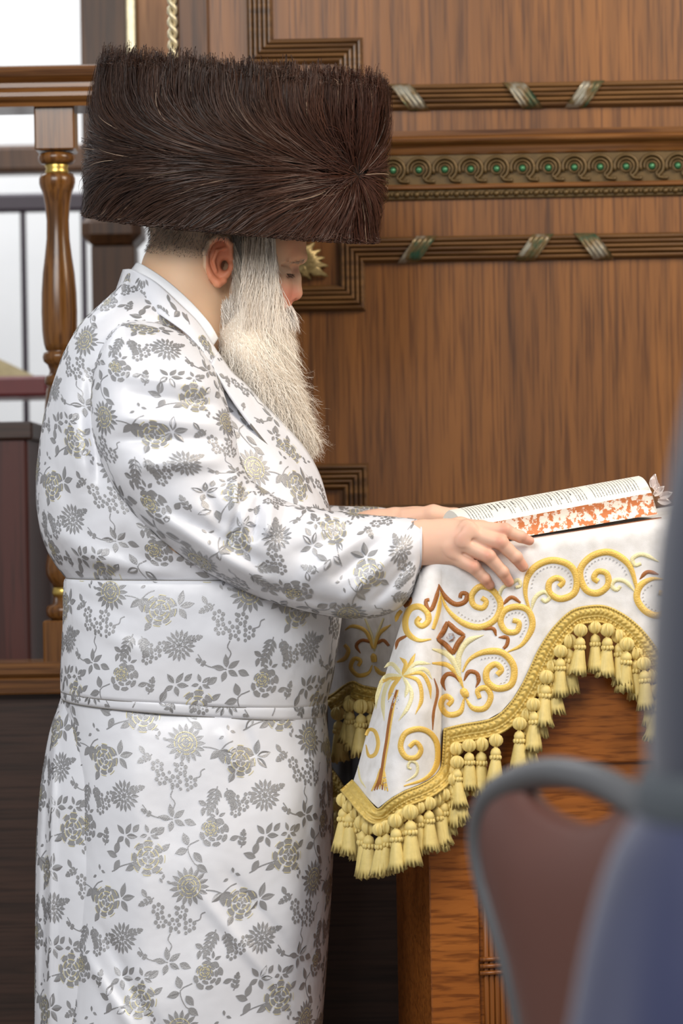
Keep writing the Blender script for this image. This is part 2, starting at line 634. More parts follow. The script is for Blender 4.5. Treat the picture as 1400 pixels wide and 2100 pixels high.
# one link of the guilloche: a ring running into an S
pitch = 53 * 5.1 / F
zg = (zg_t + zg_b) / 2
rr = (zg_t - zg_b) * 0.40
mb = MB()
for k_, rad in ((1.0, 0.0032), (0.68, 0.0022)):
    a = np.linspace(math.radians(200), math.radians(-60), 22)
    ring = np.stack([rr * k_ * np.cos(a), np.full_like(a, -0.007), rr * k_ * np.sin(a)], 1)
    tail = np.array([[rr * 0.5 * k_ + 0.5 * (pitch - rr) * 0.6, -0.006, -rr * 0.98], [pitch * 0.62, -0.006, -rr * 1.02 * (1.0 if k_ == 1 else 0.86)]])
    mb.tube(spline(np.vstack([ring[::3], tail]), 26), rad, 6, up=(0, -1, 0))
a = np.linspace(0, 2 * math.pi, 18)
mb.tube(np.stack([rr * 0.42 * np.cos(a), np.full_like(a, -0.008), rr * 0.42 * np.sin(a)], 1), 0.0016, 6, caps=False)
link_o = mb.build('scroll_link', M['bronze'], panel, smooth=True)
bd = MB().lathe([(0.0001, 0.006)] + [(rr * 0.30 * math.cos(t), rr * 0.30 * math.sin(t)) for t in np.linspace(1.3, -1.3, 8)], 0, 0, 12)
bead_o = bd.build('green_bead', M['green_bead'], panel, smooth=True)
xg0 = wx(858, 350)
for i in range(-5, 14):
    x = xg0 + i * pitch
    if i == -5:
        l_, b_ = link_o, bead_o
    else:
        l_, b_ = link_o.copy(), bead_o.copy()
        col.objects.link(l_); col.objects.link(b_)
    l_.location = (x, YW - 0.004, zg)
    b_.location = (x, YW - 0.009, zg)
# beaded string below
zbd = wz(1100, 396)
MB().box(xc0, X1, YW - 0.006, YW, zbd - 0.009, zbd + 0.009, 0.002).build('bead_course', M['bronze'], panel)
mb = MB()
x = xc0
i = 0
while x < X1:
    big = i % 2 == 0
    wl = 0.011 if big else 0.005
    pts = [(x, YW - 0.008, zbd), (x + wl * 0.25, YW - 0.008, zbd), (x + wl * 0.75, YW - 0.008, zbd), (x + wl, YW - 0.008, zbd)]
    mb.tube(pts, [0.002, 0.0055 if big else 0.004, 0.0055 if big else 0.004, 0.002], 6)
    x += wl + 0.001
    i += 1
tag(mb.build('bead_string', M['bronze'], panel, smooth=True), kind='stuff')

M['gilt_dull'] = plain('gilt_dull', L(140, 122, 80), 0.4, metal=0.5, vary=0.4, vscale=90)
zk = wz(900, 1037)
MB().box(wx(560, 1037), X1, YW - 0.016, YW, zk - 0.012, zk + 0.003, 0.002).build('ledge_strip', M['oak_mould'], panel)
# carved acanthus spray in the notch of the lower frame
lx, lz = XZ(608, 540, YW)
for ang, ln, wd in ((-24, 0.062, 0.011), (-6, 0.058, 0.010), (10, 0.052, 0.010), (28, 0.050, 0.010), (48, 0.050, 0.011), (75, 0.045, 0.010), (-50, 0.04, 0.009)):
    a = math.radians(ang)
    V, Fc = [], []
    n = 10
    for i in range(n + 1):
        t = i / n
        wv = wd * math.sin(math.pi * (0.12 + 0.88 * t) ** 0.8) * (1 + 0.25 * math.sin(t * 22)) + 0.0006
        for s_, h in ((-1, 0.004), (-0.45, 0.010), (0, 0.006), (0.45, 0.010), (1, 0.004)):
            xx, zz = t * ln, s_ * wv
            V.append((lx + xx * math.cos(a) - zz * math.sin(a), YW - h - 0.012 * math.sin(math.pi * t), lz + xx * math.sin(a) + zz * math.cos(a)))
    MB().add(V, grid_faces(n + 1, 5)).build('acanthus_leaf', M['gilt_dull'], panel, smooth=True)
# gilt twisted strip along the left edge of the wall
xs = X0 + 0.002
mb = MB()
zz = np.linspace(1.55, Z_TOP, 130)
for ph in (0, math.pi):
    mb.tube(np.stack([xs + 0.006 * np.sin(zz * 150 + ph), YW - 0.006 + 0.004 * np.cos(zz * 150 + ph), zz], 1), 0.0048, 6, up=(1, 0, 0))
mb.build('gilt_rope_trim', M['gilt_pale'], panel, smooth=True)
x_ = wx(428, 60)
MB().box(X0 + 0.012, x_, YW - 0.012, YW, 0.8, Z_TOP, 0.003).build('stile_strip', M['brown_far'], panel)

# ---- parapet with base rail, handrail and turned balusters
YP = 0.50
z_led = XZ(60, 1357, YP)[1]
z_ledb = XZ(60, 1422, YP)[1]
par = MB().box(-1.6, 0.9, YP + 0.0, YP + 0.085, 0.0, z_ledb).build('wall_parapet', M['dark_wood'])
tag(par, 'dark stained low parapet under the oak base rail', None, kind='structure')
rail = thing('balustrade', (-0.6, YP, z_led), 'oak balustrade with rounded handrail and turned balusters at left', 'balustrade')
zm = XZ(60, 1387, YP)[1]
x_end = XZ(318, 1390, YP)[0]
MB().box(-1.6, x_end + 0.2, YP - 0.035, YP + 0.1, zm, z_led, 0.006).build('base_rail_cap', M['oak_rail'], rail)
MB().box(-1.6, x_end + 0.2, YP - 0.03, YP + 0.1, z_ledb, zm, 0.003).build('base_rail', M['oak_rail'], rail)
# handrail profile, px rows at x = 60
rows = [(136, 0.030), (137, 0.050), (141, 0.060), (150, 0.066), (160, 0.064), (167, 0.054), (172, 0.046), (181, 0.046), (187, 0.056), (194, 0.063), (202, 0.063), (209, 0.057), (213, 0.052), (221, 0.050)]
prof = [(XZ(60, y, YP)[1], h) for y, h in rows]
xe = XZ(430, 140, YP)[0]
V = []
for x in (-1.6, xe):
    for z, h in prof:
        V.append((x, YP + 0.035 - h, z))
    for z, h in prof[::-1]:
        V.append((x, YP + 0.035 + h, z))
n = len(prof) * 2
Fc = [(j, (j + 1) % n, n + (j + 1) % n, n + j) for j in range(n)] + [tuple(range(n)), tuple(range(n, 2 * n))]
MB().add(V, Fc).build('handrail', M['oak_rail'], rail)
s5 = (YP + 0.035 + CD) / F


def baluster(pxc, parent):
    cx = XZ(pxc, 600, YP + 0.035)[0]
    cy = YP + 0.035
    Zp = lambda y: XZ(pxc, y, cy)[1]
    hw = 41 * s5
    half = [(20, 313), (34, 315), (38, 321), (38, 329), (33, 336), (24, 338)]
    half2 = [(24, 356), (33, 358), (37, 366), (37, 376), (35, 384), (30, 396), (26, 420), (23, 452), (24, 490), (28, 525), (33, 561), (36, 600), (37, 640), (36, 680), (33, 705), (29, 718), (25, 720)]
    ring = [(25, 720), (34, 724), (36, 732), (34, 741), (26, 748), (22, 760), (24, 768), (31, 772), (33, 780), (31, 788), (25, 793)]
    mid = [(25, 793), (29, 797), (33, 830), (36, 880), (36, 930), (32, 1000), (26, 1060), (24, 1100), (27, 1120), (33, 1140), (36, 1155)]
    low = [(36, 1155), (37, 1165), (36, 1178), (30, 1190), (24, 1198), (22, 1205)]
    low2 = [(22, 1222), (24, 1238), (36, 1243), (38, 1252), (36, 1262), (28, 1270), (22, 1272)]
    pr = lambda q: [(r * s5, Zp(y)) for r, y in q]
    body = MB().lathe(pr(half2 + ring[1:] + mid[1:] + low[1:]), cx, cy, 28).build('baluster', M['oak_post'], parent, smooth=True)
    for ya, yb in ((312, 221), (1362, 1271)):
        MB().box(cx - hw, cx + hw, cy - hw, cy + hw, Zp(ya), Zp(yb), 0.003).build('square_block', M['oak_post'], body)
    for nm, q in (('turned_ring', half), ('turned_ring', low2)):
        MB().lathe(pr(q), cx, cy, 28).build(nm, M['oak_post'], body, smooth=True)
    for q in ([(23, 337), (25, 340), (22, 346), (24, 352), (24, 357)], [(22, 1204), (24, 1210), (25, 1216), (22, 1223)]):
        MB().lathe(pr(q), cx, cy, 28).build('gilt_collar', M['gilt'], body, smooth=True)
    return body


for pxc in (121, -290):
    tag(baluster(pxc, rail), 'turned oak baluster with gilt collar')

# ---- what stands behind the railing, out of focus
def block(name, px0, px1, py0, py1, Y, dep, mat, label, cat, bev=0.006, ground=False):
    x0, z1 = XZ(px0, py0, Y); x1, z0 = XZ(px1, py1, Y)
    if ground: z0 = 0.0
    return tag(MB().box(x0, x1, Y, Y + dep, z0, z1, bev).build(name, mat), label, cat)


t = thing('wooden_column', (*XZ(215, 600, 1.5)[:1], 1.5, 0), 'dark brown wooden column behind the fur hat', 'column')
x0, z1 = XZ(160, -200, 1.5); x1, z0 = XZ(268, 445, 1.5)
MB().box(x0, x1, 1.5, 1.62, z0, z1, 0.004).build('upper_shaft', M['brown_far'], t)
x0, zc = XZ(166, 440, 1.5); x1, zd = XZ(292, 500, 1.5)
MB().box(x0, x1, 1.47, 1.65, zd, zc, 0.02).build('column_block', M['brown_far'], t)
x0, _ = XZ(186, 500, 1.5); x1, _ = XZ(276, 500, 1.5)
MB().box(x0, x1, 1.5, 1.62, 0, zd, 0.004).build('lower_shaft', M['brown_far'], t)
t = thing('oak_cupboard', (*XZ(310, 60, 1.3)[:1], 1.3, 0), 'light oak cupboard side with gilt strip behind the hat', 'cupboard')
x0, z1 = XZ(276, -200, 1.3); x1, z0 = XZ(420, 380, 1.3)
MB().box(x0, x1 + 0.2, 1.3, 1.5, 0.0 + z0, z1, 0.004).build('side_panel', M['tan_far'], t)
x0, _ = XZ(260, 60, 1.3); x1, _ = XZ(279, 60, 1.3)
MB().box(x0, x1, 1.285, 1.5, z0, z1, 0.003).build('gilt_edge', M['gilt_pale'], t)

x0, z1 = XZ(-400, 304, 2.4); x1, z0 = XZ(330, 348, 2.4)
t = thing('hall_rail', (-1.3, 2.4, 0), 'blurred brown wooden rail across the white wall', 'rail')
MB().box(x0, x1, 2.4, 2.48, z0, z1, 0.01).build('rail_bar', M['brown_far'], t)
MB().box(x0 - 0.05, x0 + 0.05, 2.4, 2.48, 0, z1, 0.01).build('rail_post', M['brown_far'], t)
MB().box(x1 - 0.02, x1 + 0.05, 2.4, 2.48, 0, z1, 0.01).build('rail_post', M['brown_far'], t)
t = thing('metal_railing', (-1.0, 2.0, 0), 'thin dark purple metal railing in front of the white wall', 'railing')
x0, z1 = XZ(-400, 404, 2.0); x1, z0 = XZ(175, 431, 2.0)
MB().box(x0, x1, 2.0, 2.04, z0, z1, 0.006).build('top_bar', M['metal_dark'], t)
for px in (-330, -140, 48, 172):
    x, _ = XZ(px, 600, 2.0)
    MB().box(x - 0.0065, x + 0.0065, 2.01, 2.025, 0, z0, 0.002).build('post', M['metal_dark'], t)
t = thing('upholstered_bench', (-0.8, 1.4, 0), 'red framed bench with tan cushion behind the baluster', 'bench')
x0, z1 = XZ(-420, 780, 1.4); x1, z0 = XZ(100, 813, 1.4)
MB().box(x0, x1, 1.38, 1.6, z0, z1, 0.006).build('red_rail', M['red_wood'], t)
for x in (x0 + 0.03, x1 - 0.5):
    MB().box(x, x + 0.05, 1.45, 1.5, 0, z0, 0.004).build('leg', M['red_wood'], t)
V = []
for i in range(19):
    u = i / 18
    for j in range(13):
        v = j / 12
        px = -420 + 515 * u
        h = (1 - abs(2 * u - 1) ** 5) * (1 - abs(2 * v - 1) ** 4)
        x, z = XZ(px, 781, 1.4)
        V.append((x, 1.39 + 0.2 * v, z + 0.062 * max(0, h) * (0.25 + 0.75 * min(1, (1 - u) * 4.0)) + 0.001))
o = obj('cushion', V, grid_faces(19, 13), M['tan_fabric'], t)
block('cabinet', -420, 66, 876, 1500, 0.85, 0.4, M['maroon_wood'], 'dark maroon cabinet at the left edge behind the railing', 'cabinet', ground=True)
bpy.data.objects['cabinet'].name = 'cabinet_body'
cb = bpy.data.objects['cabinet_body']
for k in ('label', 'category'): del cb[k]
t = thing('cabinet', (-0.9, 1.05, 0), 'dark maroon cabinet at the left edge behind the railing', 'cabinet')
cb.parent = t; cb.matrix_parent_inverse = Matrix.Translation(-Vector(t['origin']))
x0, z1 = XZ(-425, 875, 0.85); x1, z0 = XZ(68, 901, 0.85)
MB().box(x0, x1, 0.84, 1.26, z0, z1 + 0.002, 0.004).build('cabinet_top', M['dark_wood'], t)
t = thing('plinth', (*XZ(120, 1250, 1.6)[:1], 1.6, 0), 'pale plinth seen between cabinet and white robe', 'plinth')
x0, z1 = XZ(40, 1168, 1.6); x1, _ = XZ(330, 1168, 1.6)
MB().box(x0, x1, 1.6, 2.0, 0, z1, 0.004).build('plinth_body', plain('plinth_paint', L(214, 206, 204), 0.6, vary=0.04), t)
_, z2 = XZ(40, 1160, 1.6); 
MB().box(x0, x1, 1.59, 2.0, z1, z2, 0.002).build('plinth_edge', M['metal_dark'], t)
_, z3 = XZ(40, 1136, 1.6)
MB().box(x0, x1, 1.60, 2.0, z2, z3, 0.002).build('plinth_slab', M['white_wall'], t)
t = thing('low_chest', (*XZ(120, 1100, 1.65)[:1], 1.65, z3), 'dark wooden chest on the pale plinth', 'chest')
x0, za = XZ(50, 1086, 1.65); x1, _ = XZ(300, 1086, 1.65)
MB().box(x0, x1, 1.65, 1.95, z3, za, 0.004).build('chest_body', M['maroon_wood'], t)
_, zb = XZ(50, 1052, 1.65)
MB().box(x0, x1, 1.64, 1.96, za, zb, 0.006).build('chest_lid', M['tan_far'], t)
# ================================================================== lectern, cloth, book
TH = math.radians(6.0)
E1 = np.array([math.cos(TH), math.sin(TH), 0])      # along the front face, to the right
NF = np.array([math.sin(TH), -math.cos(TH), 0])     # outward, towards the viewer
OF = P(905, 1500, -0.235)                           # a point of the cloth's front plane


def Q(px, py, off=0.0):
    """point seen at pixel (px, py) on the plane `off` metres in front of the cloth plane"""
    px, py, off = np.broadcast_arrays(np.asarray(px, float), np.asarray(py, float), np.asarray(off, float))
    ray = np.array([0, 1.0, 0]) + ((px - 700) / F)[..., None] * RV + ((1050 - py) / F)[..., None] * UV
    t = ((OF - CAM) @ NF + off) / (ray @ NF)
    return CAM + ray * t[..., None]


# ---- lectern body
lec = thing('lectern', tuple(Q(1150, 2400, -0.3) * np.array([1, 1, 0])), 'golden oak lectern with reeded pilasters under the embroidered cloth', 'lectern')
OFFB = -0.035


def fbox(px0, px1, py0, py1, o0, o1, name, mat, bev=0.002, parent=lec, z0=None):
    """box standing on the lectern front, between outward offsets o0 (back) and o1 (front)"""
    a = Q(px0, (py0 + py1) / 2, o1); b = Q(px1, (py0 + py1) / 2, o1)
    za = Q((px0 + px1) / 2, py0, o1)[2]; zb = Q((px0 + px1) / 2, py1, o1)[2] if z0 is None else z0
    u0 = (a - OF) @ E1; u1 = (b - OF) @ E1
    m = MB().box(u0, u1, -o1, -o0, zb, za, bev)
    V = [OF * np.array([1, 1, 0]) + E1 * p[0] - NF * p[1] + np.array([0, 0, p[2]]) for p in m.v]
    return MB().add(V, m.f).build(name, mat, parent)


fbox(884, 1700, 1420, 2500, -0.46, OFFB, 'body', M['oak_lectern'], 0.004, z0=0.02)
fbox(884, 984, 1560, 2500, OFFB, OFFB + 0.008, 'stile', M['oak_lectern'], 0.002, z0=0.05)
fbox(1042, 1420, 1585, 2500, OFFB, OFFB + 0.004, 'front_panel', M['oak_lectern'], 0.002, z0=0.05)
fbox(984, 1700, 1380, 1562, OFFB, OFFB + 0.008, 'top_rail', M['oak_lectern'], 0.002)
for k in range(5):
    x = 990 + k * 11
    a = Q(x, 1608, OFFB + 0.004); b = np.array([*Q(x, 1800, OFFB + 0.004)[:2], 0.05])
    bb = np.array([a[0], a[1], 0.05])
    MB().tube([a, bb], 0.0042, 10, up=NF).build('reed', M['oak_lectern_v'], lec, smooth=True)
fbox(984, 1048, 1588, 1608, OFFB, OFFB + 0.012, 'capital_block', M['oak_lectern_v'], 0.003)
for k in range(6):
    a = Q(982 + k * 12, 1590, OFFB + 0.010); b = Q(1000 + k * 12, 1566, OFFB + 0.018)
    MB().tube(spline([a, (a + b) / 2 + NF * 0.006, b], 8), [0.003, 0.005, 0.006, 0.0065, 0.0065, 0.006, 0.005, 0.003], 8, up=NF).build('capital_leaf', M['oak_lectern_v'], lec, smooth=True)
for y in (1968, 1982, 1996):
    MB().tube([Q(984, y, OFFB + 0.010), Q(1048, y - 3, OFFB + 0.010)], 0.0035, 8, up=NF).build('pilaster_ring', M['oak_lectern_v'], lec, smooth=True)

# ---- embroidered cloth
def lin(tab):
    a = np.array(tab, float)
    return lambda x: np.interp(x, a[:, 0], a[:, 1])


LEFT = [(724, 1602), (733, 1575), (748, 1518), (765, 1458), (785, 1400), (800, 1350), (818, 1290), (832, 1240), (850, 1192), (866, 1160), (900, 1140), (930, 1132), (1000, 1121), (1360, 1065), (1600, 1028)]
BOT = [(724, 1602), (736, 1614), (750, 1632), (762, 1645), (775, 1657), (790, 1645), (805, 1634), (830, 1620), (856, 1610), (878, 1599), (893, 1588), (903, 1574), (906.5, 1500), (910, 1493), (949, 1484), (1000, 1475), (1027, 1460), (1051, 1433), (1072, 1398), (1089, 1361), (1106, 1326), (1134, 1285), (1171, 1251), (1209, 1241), (1243, 1242), (1278, 1258), (1309, 1282), (1335, 1312), (1360, 1350), (1385, 1395), (1410, 1435), (1445, 1465), (1600, 1490)]
TOPF, BOTF = lin(LEFT), lin(BOT)
lft = np.array(LEFT[:10], float)
LX = lambda y: np.interp(y, lft[::-1, 1], lft[::-1, 0])


def cloth_off(px, py):
    """how far the cloth stands out from its front plane: corner fold and soft waves"""
    px = np.asarray(px, float); py = np.asarray(py, float)
    lo = LX(py)
    t = np.clip((px - lo) / (906 - lo + 1e-6), 0, 1)
    amp = np.clip((py - 1160) / 300, 0, 1)
    bulge = amp * 0.050 * np.sin(math.pi * np.clip(t, 0, 1)) ** 0.8
    wrap = -0.07 * (1 - t) ** 5 * (0.3 + 0.7 * amp)
    valley = -0.012 * amp * np.exp(-((px - 908) / 9.0) ** 2)
    wave = 0.006 * np.clip((px - 910) / 60, 0, 1) * np.sin((px - 910) / 62) * np.clip((py - 1100) / 300, 0, 1)
    edge = -0.016 * np.exp(-np.clip(py - TOPF(px), 0, None) / 9.0) * (px > 862)
    left_part = px < 906
    return np.where(left_part, bulge + wrap, 0) + valley + wave + edge


cloth = thing('lectern_cloth', tuple(Q(1100, 1300)), 'white lectern cloth with gold scroll embroidery, braid and tassels', 'tablecloth')
cm, nt, b = new_mat('white_velvet')
N_, K_ = nt.nodes, nt.links
tcn = N_.new('ShaderNodeTexCoord')
nz = N_.new('ShaderNodeTexNoise'); nz.inputs['Scale'].default_value = 45; nz.inputs['Detail'].default_value = 5
K_.new(tcn.outputs['Object'], nz.inputs['Vector'])
rp = N_.new('ShaderNodeValToRGB'); rp.color_ramp.elements[0].position = 0.3; rp.color_ramp.elements[0].color = (*L(218, 216, 214), 1)
rp.color_ramp.elements[1].position = 0.65; rp.color_ramp.elements[1].color = (*L(238, 237, 238), 1)
K_.new(nz.outputs['Fac'], rp.inputs[0]); K_.new(rp.outputs[0], b.inputs['Base Color'])
nz2 = N_.new('ShaderNodeTexNoise'); nz2.inputs['Scale'].default_value = 900
K_.new(tcn.outputs['Object'], nz2.inputs['Vector'])
bp = N_.new('ShaderNodeBump'); bp.inputs['Strength'].default_value = 0.25; bp.inputs['Distance'].default_value = 0.001
K_.new(nz2.outputs['Fac'], bp.inputs['Height']); K_.new(bp.outputs[0], b.inputs['Normal'])
b.inputs['Roughness'].default_value = 0.85; b.inputs['Sheen Weight'].default_value = 0.2
M['velvet'] = cm
M['gold_thread'] = plain('gold_thread', L(236, 196, 98), 0.42, metal=0.1, spec=0.6, vary=0.13, vscale=70, bump=0.5, bscale=500)
M['cream_thread'] = plain('cream_thread', L(236, 226, 176), 0.45, spec=0.6, vary=0.08, vscale=70, bump=0.5, bscale=500)
M['brown_thread'] = plain('brown_thread', L(160, 98, 42), 0.45, spec=0.5, vary=0.18, vscale=70, bump=0.5, bscale=500)
M['gold_braid'] = plain('gold_braid', L(212, 184, 100), 0.46, metal=0.12, spec=0.6, vary=0.2, vscale=120, bump=0.4, bscale=700)
M['gold_tassel'] = plain('gold_tassel', L(224, 202, 128), 0.55, metal=0.0, spec=0.5, vary=0.14, vscale=160)
M['crystal'] = plain('crystal', L(225, 228, 235), 0.08, metal=0.7, spec=0.8)

cols = np.unique(np.concatenate([np.linspace(724, 903, 90), np.linspace(903, 911, 9), np.linspace(911, 1560, 220)]))
R = 90
tt = np.linspace(0, 1, R)
PX = np.broadcast_to(cols[None], (R, len(cols)))
PY = TOPF(cols)[None] * (1 - tt[:, None]) + BOTF(cols)[None] * tt[:, None]
Vf = Q(PX, PY, cloth_off(PX, PY))
so = obj('front_drape', Vf.reshape(-1, 3), grid_faces(R, len(cols)), M['velvet'], cloth)
# top of the cloth, lying on the sloping desk
ct = cols[cols >= 866]
edge = Q(ct, TOPF(ct), cloth_off(ct, TOPF(ct)))
V = []
for k in range(13):
    V.append(edge - NF * (0.47 * k / 12) + np.array([0, 0, 0.004 * (1 - math.exp(-k))]))
obj('top_cover', np.concatenate(V), grid_faces(13, len(ct)), M['velvet'], cloth)


# braid along a pixel polyline
def braid(pts, wid, offf, name='gold_braid', parent=cloth, side=1.0, mapper=Q, n=None):
    p = np.array(pts, float)
    ln = np.linalg.norm(np.diff(p, axis=0), axis=1).sum()
    n = n or int(ln / 1.6)
    c = spline(p, n)
    T = np.gradient(c, axis=0); T /= np.linalg.norm(T, axis=1, keepdims=True)
    for _ in range(int(10)):
        T[1:-1] = (T[:-2] + 2 * T[1:-1] + T[2:]) / 4
    T /= np.linalg.norm(T, axis=1, keepdims=True)
    Nn = np.stack([-T[:, 1], T[:, 0]], 1) * side
    s = np.linspace(0, ln, n)
    m = 22
    a = np.linspace(0, 1, m)
    pp = c[:, None] + Nn[:, None] * (a[None, :, None] * wid)
    A, Sg = np.meshgrid(a, s)
    h = 0.0012 + 0.0 * A
    for c0, w0 in ((0.07, 0.07), (0.93, 0.07), (0.62, 0.05)):       # twisted cords
        q = np.clip(1 - ((A - c0) / w0) ** 2, 0, 1)
        h += 0.0042 * np.sqrt(q) * (0.72 + 0.28 * np.sin(Sg * 1.05 + (A - c0) / w0 * 1.6))
    q = np.clip(1 - ((A - 0.35) / 0.2) ** 2, 0, 1)                  # plaited middle
    h += 0.0042 * np.sqrt(q) * (0.5 + 0.5 * np.abs(np.sin(Sg * 0.27 + 9 * np.abs(A - 0.35))))
    q = np.clip(1 - ((A - 0.78) / 0.09) ** 2, 0, 1)
    h += 0.003 * np.sqrt(q) * (0.5 + 0.5 * np.sin(Sg * 0.5 + 2))
    base = np.repeat(offf(c[:, 0], c[:, 1])[:, None], m, 1)
    V = mapper(pp[..., 0], pp[..., 1], base + h * 1.35)
    obj(name, V.reshape(-1, 3), grid_faces(n, m), M['gold_braid'], parent)
    return c + Nn * wid * 0.92, s


FRONT_EDGE = [(910, 1493), (949, 1484), (1000, 1475), (1027, 1460), (1051, 1433), (1072, 1398), (1089, 1361), (1106, 1326), (1134, 1285), (1171, 1251), (1209, 1241), (1243, 1242), (1278, 1258), (1309, 1282), (1335, 1312), (1360, 1350), (1385, 1395), (1410, 1435), (1445, 1465), (1540, 1482)]
CORNER_EDGE = [(722, 1598), (736, 1614), (750, 1632), (763, 1648), (775, 1658), (790, 1646), (805, 1635), (830, 1621), (856, 1611), (878, 1600), (895, 1586), (904, 1568), (907, 1530), (909, 1494)]
e_front, _ = braid(FRONT_EDGE, 38, cloth_off)
e_corner, _ = braid(CORNER_EDGE, 34, lambda x, y: cloth_off(np.minimum(x, 904), np.minimum(y, 1640)) + 0.001)


# tassel, hung by its loop bud at the origin, about 70 mm long
def tassel_mesh(seed):
    r_ = np.random.default_rng(seed)
    m = MB()
    n = 42
    # fluted bud
    V = []
    for i in range(8):
        a = math.pi * i / 7
        for j in range(n):
            t = j / n * 2 * math.pi
            rad = 0.0080 * math.sin(a) * (1 + 0.30 * math.cos(t * 7)) * 1.05 + 0.0004
            V.append((rad * math.cos(t), rad * math.sin(t), -0.010 + 0.0100 * math.cos(a)))
    m.add(V, [tuple(f) for f in grid_faces(8, n, True)])
    # neck, knob and collar
    V, Fc = lathe([(0.0022, -0.019), (0.0030, -0.021), (0.0062, -0.0235), (0.0080, -0.028), (0.0078, -0.031), (0.0060, -0.034), (0.0052, -0.036)], 0, 0, 14)
    m.add(V, Fc)
    for j in range(9):
        t = j / 9 * 2 * math.pi
        c = np.array([0.0070 * math.cos(t), 0.0070 * math.sin(t), -0.0355])
        V, Fc = lathe([(0.0003, c[2] + 0.0036), (0.0021, c[2] + 0.0026), (0.0028, c[2]), (0.0021, c[2] - 0.0026), (0.0003, c[2] - 0.0036)], c[0], c[1], 6)
        m.add(V, Fc)
    # skirt of threads
    n = 30
    V = []
    rows = [(0.0056, -0.036), (0.0075, -0.042), (0.0092, -0.053), (0.0110, -0.066), (0.0132, -0.078)]
    lean = r_.normal(0, 0.0015, 2)
    for i, (rad, z) in enumerate(rows):
        k = i / (len(rows) - 1)
        for j in range(n):
            t = j / n * 2 * math.pi
            rj = rad * (1 + (0.13 if j % 2 else -0.10) * k + 0.06 * r_.normal() * k) * (1 + 0.08 * math.cos(2 * t + seed))
            V.append((rj * math.cos(t) + lean[0] * k, rj * math.sin(t) + lean[1] * k, z + (r_.normal() * 0.0022 if i == len(rows) - 1 else 0)))
    V.append((0, 0, -0.062))
    Fc = [tuple(f) for f in grid_faces(len(rows), n, True)] + [((len(rows) - 1) * n + j, (len(rows) - 1) * n + (j + 1) % n, len(V) - 1) for j in range(n)]
    m.add(V, Fc)
    me = mesh_from('tassel', m.v, m.f, True)
    me.materials.append(M['gold_tassel'])
    return me


T_ME = [tassel_mesh(s) for s in range(4)]


def hang(pt, scale, rot, parent=cloth):
    o = link('tassel', T_ME[random.randrange(4)], None, parent)
    o.location = tuple(pt)
    o.rotation_euler = (random.uniform(-0.06, 0.06), random.uniform(-0.08, 0.08), rot)
    o.scale = (scale, scale, scale)
    return o


def fringe(edge, offf, step, skip=(), mapper=Q, parent=cloth, out=0.006):
    s = np.concatenate([[0], np.cumsum(np.linalg.norm(np.diff(edge, axis=0), axis=1))])
    d = step * 0.6
    k = 0
    while d < s[-1]:
        x, y = np.interp(d, s, edge[:, 0]), np.interp(d, s, edge[:, 1])
        if not any(a < x < b_ for a, b_ in skip):
            pt = mapper(x, y - 2, offf(x, y) + out + (0.006 if k % 2 else -0.003))
            hang(pt, random.uniform(1.0, 1.2), random.uniform(0, 6.28), parent)
        d += step * random.uniform(0.8, 1.2)
        k += 1


off0 = lambda x, y: float(cloth_off(np.float64(x), np.float64(min(y, 1640))))
offc = lambda x, y: float(cloth_off(np.float64(min(x, 900)), np.float64(min(y, 1640))))
fringe(e_front, off0, 29, skip=((1022, 1046),))
fringe(e_corner[:int(len(e_corner) * 0.83)], offc, 19)


# embroidery: raised satin stitch along pixel curves
def stitch(pts, wid, mat, taper=(0.25, 0.8), n=None, offf=None, mapper=Q, parent=cloth, name='embroidered_scroll', closed=False, high=0.55):
    p = np.array(pts, float)
    ln = np.linalg.norm(np.diff(p, axis=0), axis=1).sum()
    n = n or max(8, int(ln / 3.2))
    c = spline(p, n)
    t = np.linspace(0, 1, n)
    w = wid * np.minimum(1, np.minimum(taper[0] + t * (1 - taper[0]) * 4, taper[1] + (1 - t) * (1 - taper[1]) * 4)) / 2
    T = np.gradient(c, axis=0); T /= np.linalg.norm(T, axis=1, keepdims=True) + 1e-9
    Nn = np.stack([-T[:, 1], T[:, 0]], 1)
    a = np.linspace(-1, 1, 7)
    pp = c[:, None] + Nn[:, None] * (a[None, :, None] * w[:, None, None])
    h = (np.sqrt(np.clip(1 - a ** 2, 0, 1))[None] * w[:, None]) * S0 * high + 0.0003
    of = offf or cloth_off
    base = of(pp[..., 0], pp[..., 1])
    V = mapper(pp[..., 0], pp[..., 1], base + h)
    o = obj(name, V.reshape(-1, 3), grid_faces(n, 7), M[mat], parent)
    return c


G, Cr, Br = 'gold_thread', 'cream_thread', 'brown_thread'
SC = []
def sc(pts, w=12, m=G, **k): SC.append(stitch(pts, w, m, **k))
sc([(903, 1215), (917, 1249), (948, 1277), (984, 1286), (1015, 1270), (1026, 1239), (1010, 1211), (984, 1203), (967, 1221), (971, 1241), (989, 1247), (997, 1234), (987, 1226)], 13)
sc([(948, 1378), (963, 1352), (994, 1337), (1030, 1339), (1053, 1367), (1048, 1403), (1020, 1412), (999, 1398), (998, 1375), (1015, 1362), (1028, 1373), (1019, 1384)], 14)
sc([(1041, 1337), (1071, 1321), (1091, 1285), (1084, 1254), (1061, 1244), (1035, 1252), (1026, 1275), (1038, 1295), (1059, 1295), (1064, 1277), (1051, 1272)], 13)
sc([(1089, 1262), (1077, 1218), (1082, 1182), (1102, 1159), (1133, 1149), (1167, 1159), (1182, 1185), (1177, 1216), (1149, 1228), (1127, 1216), (1126, 1195), (1141, 1185), (1154, 1193), (1146, 1203)], 14)
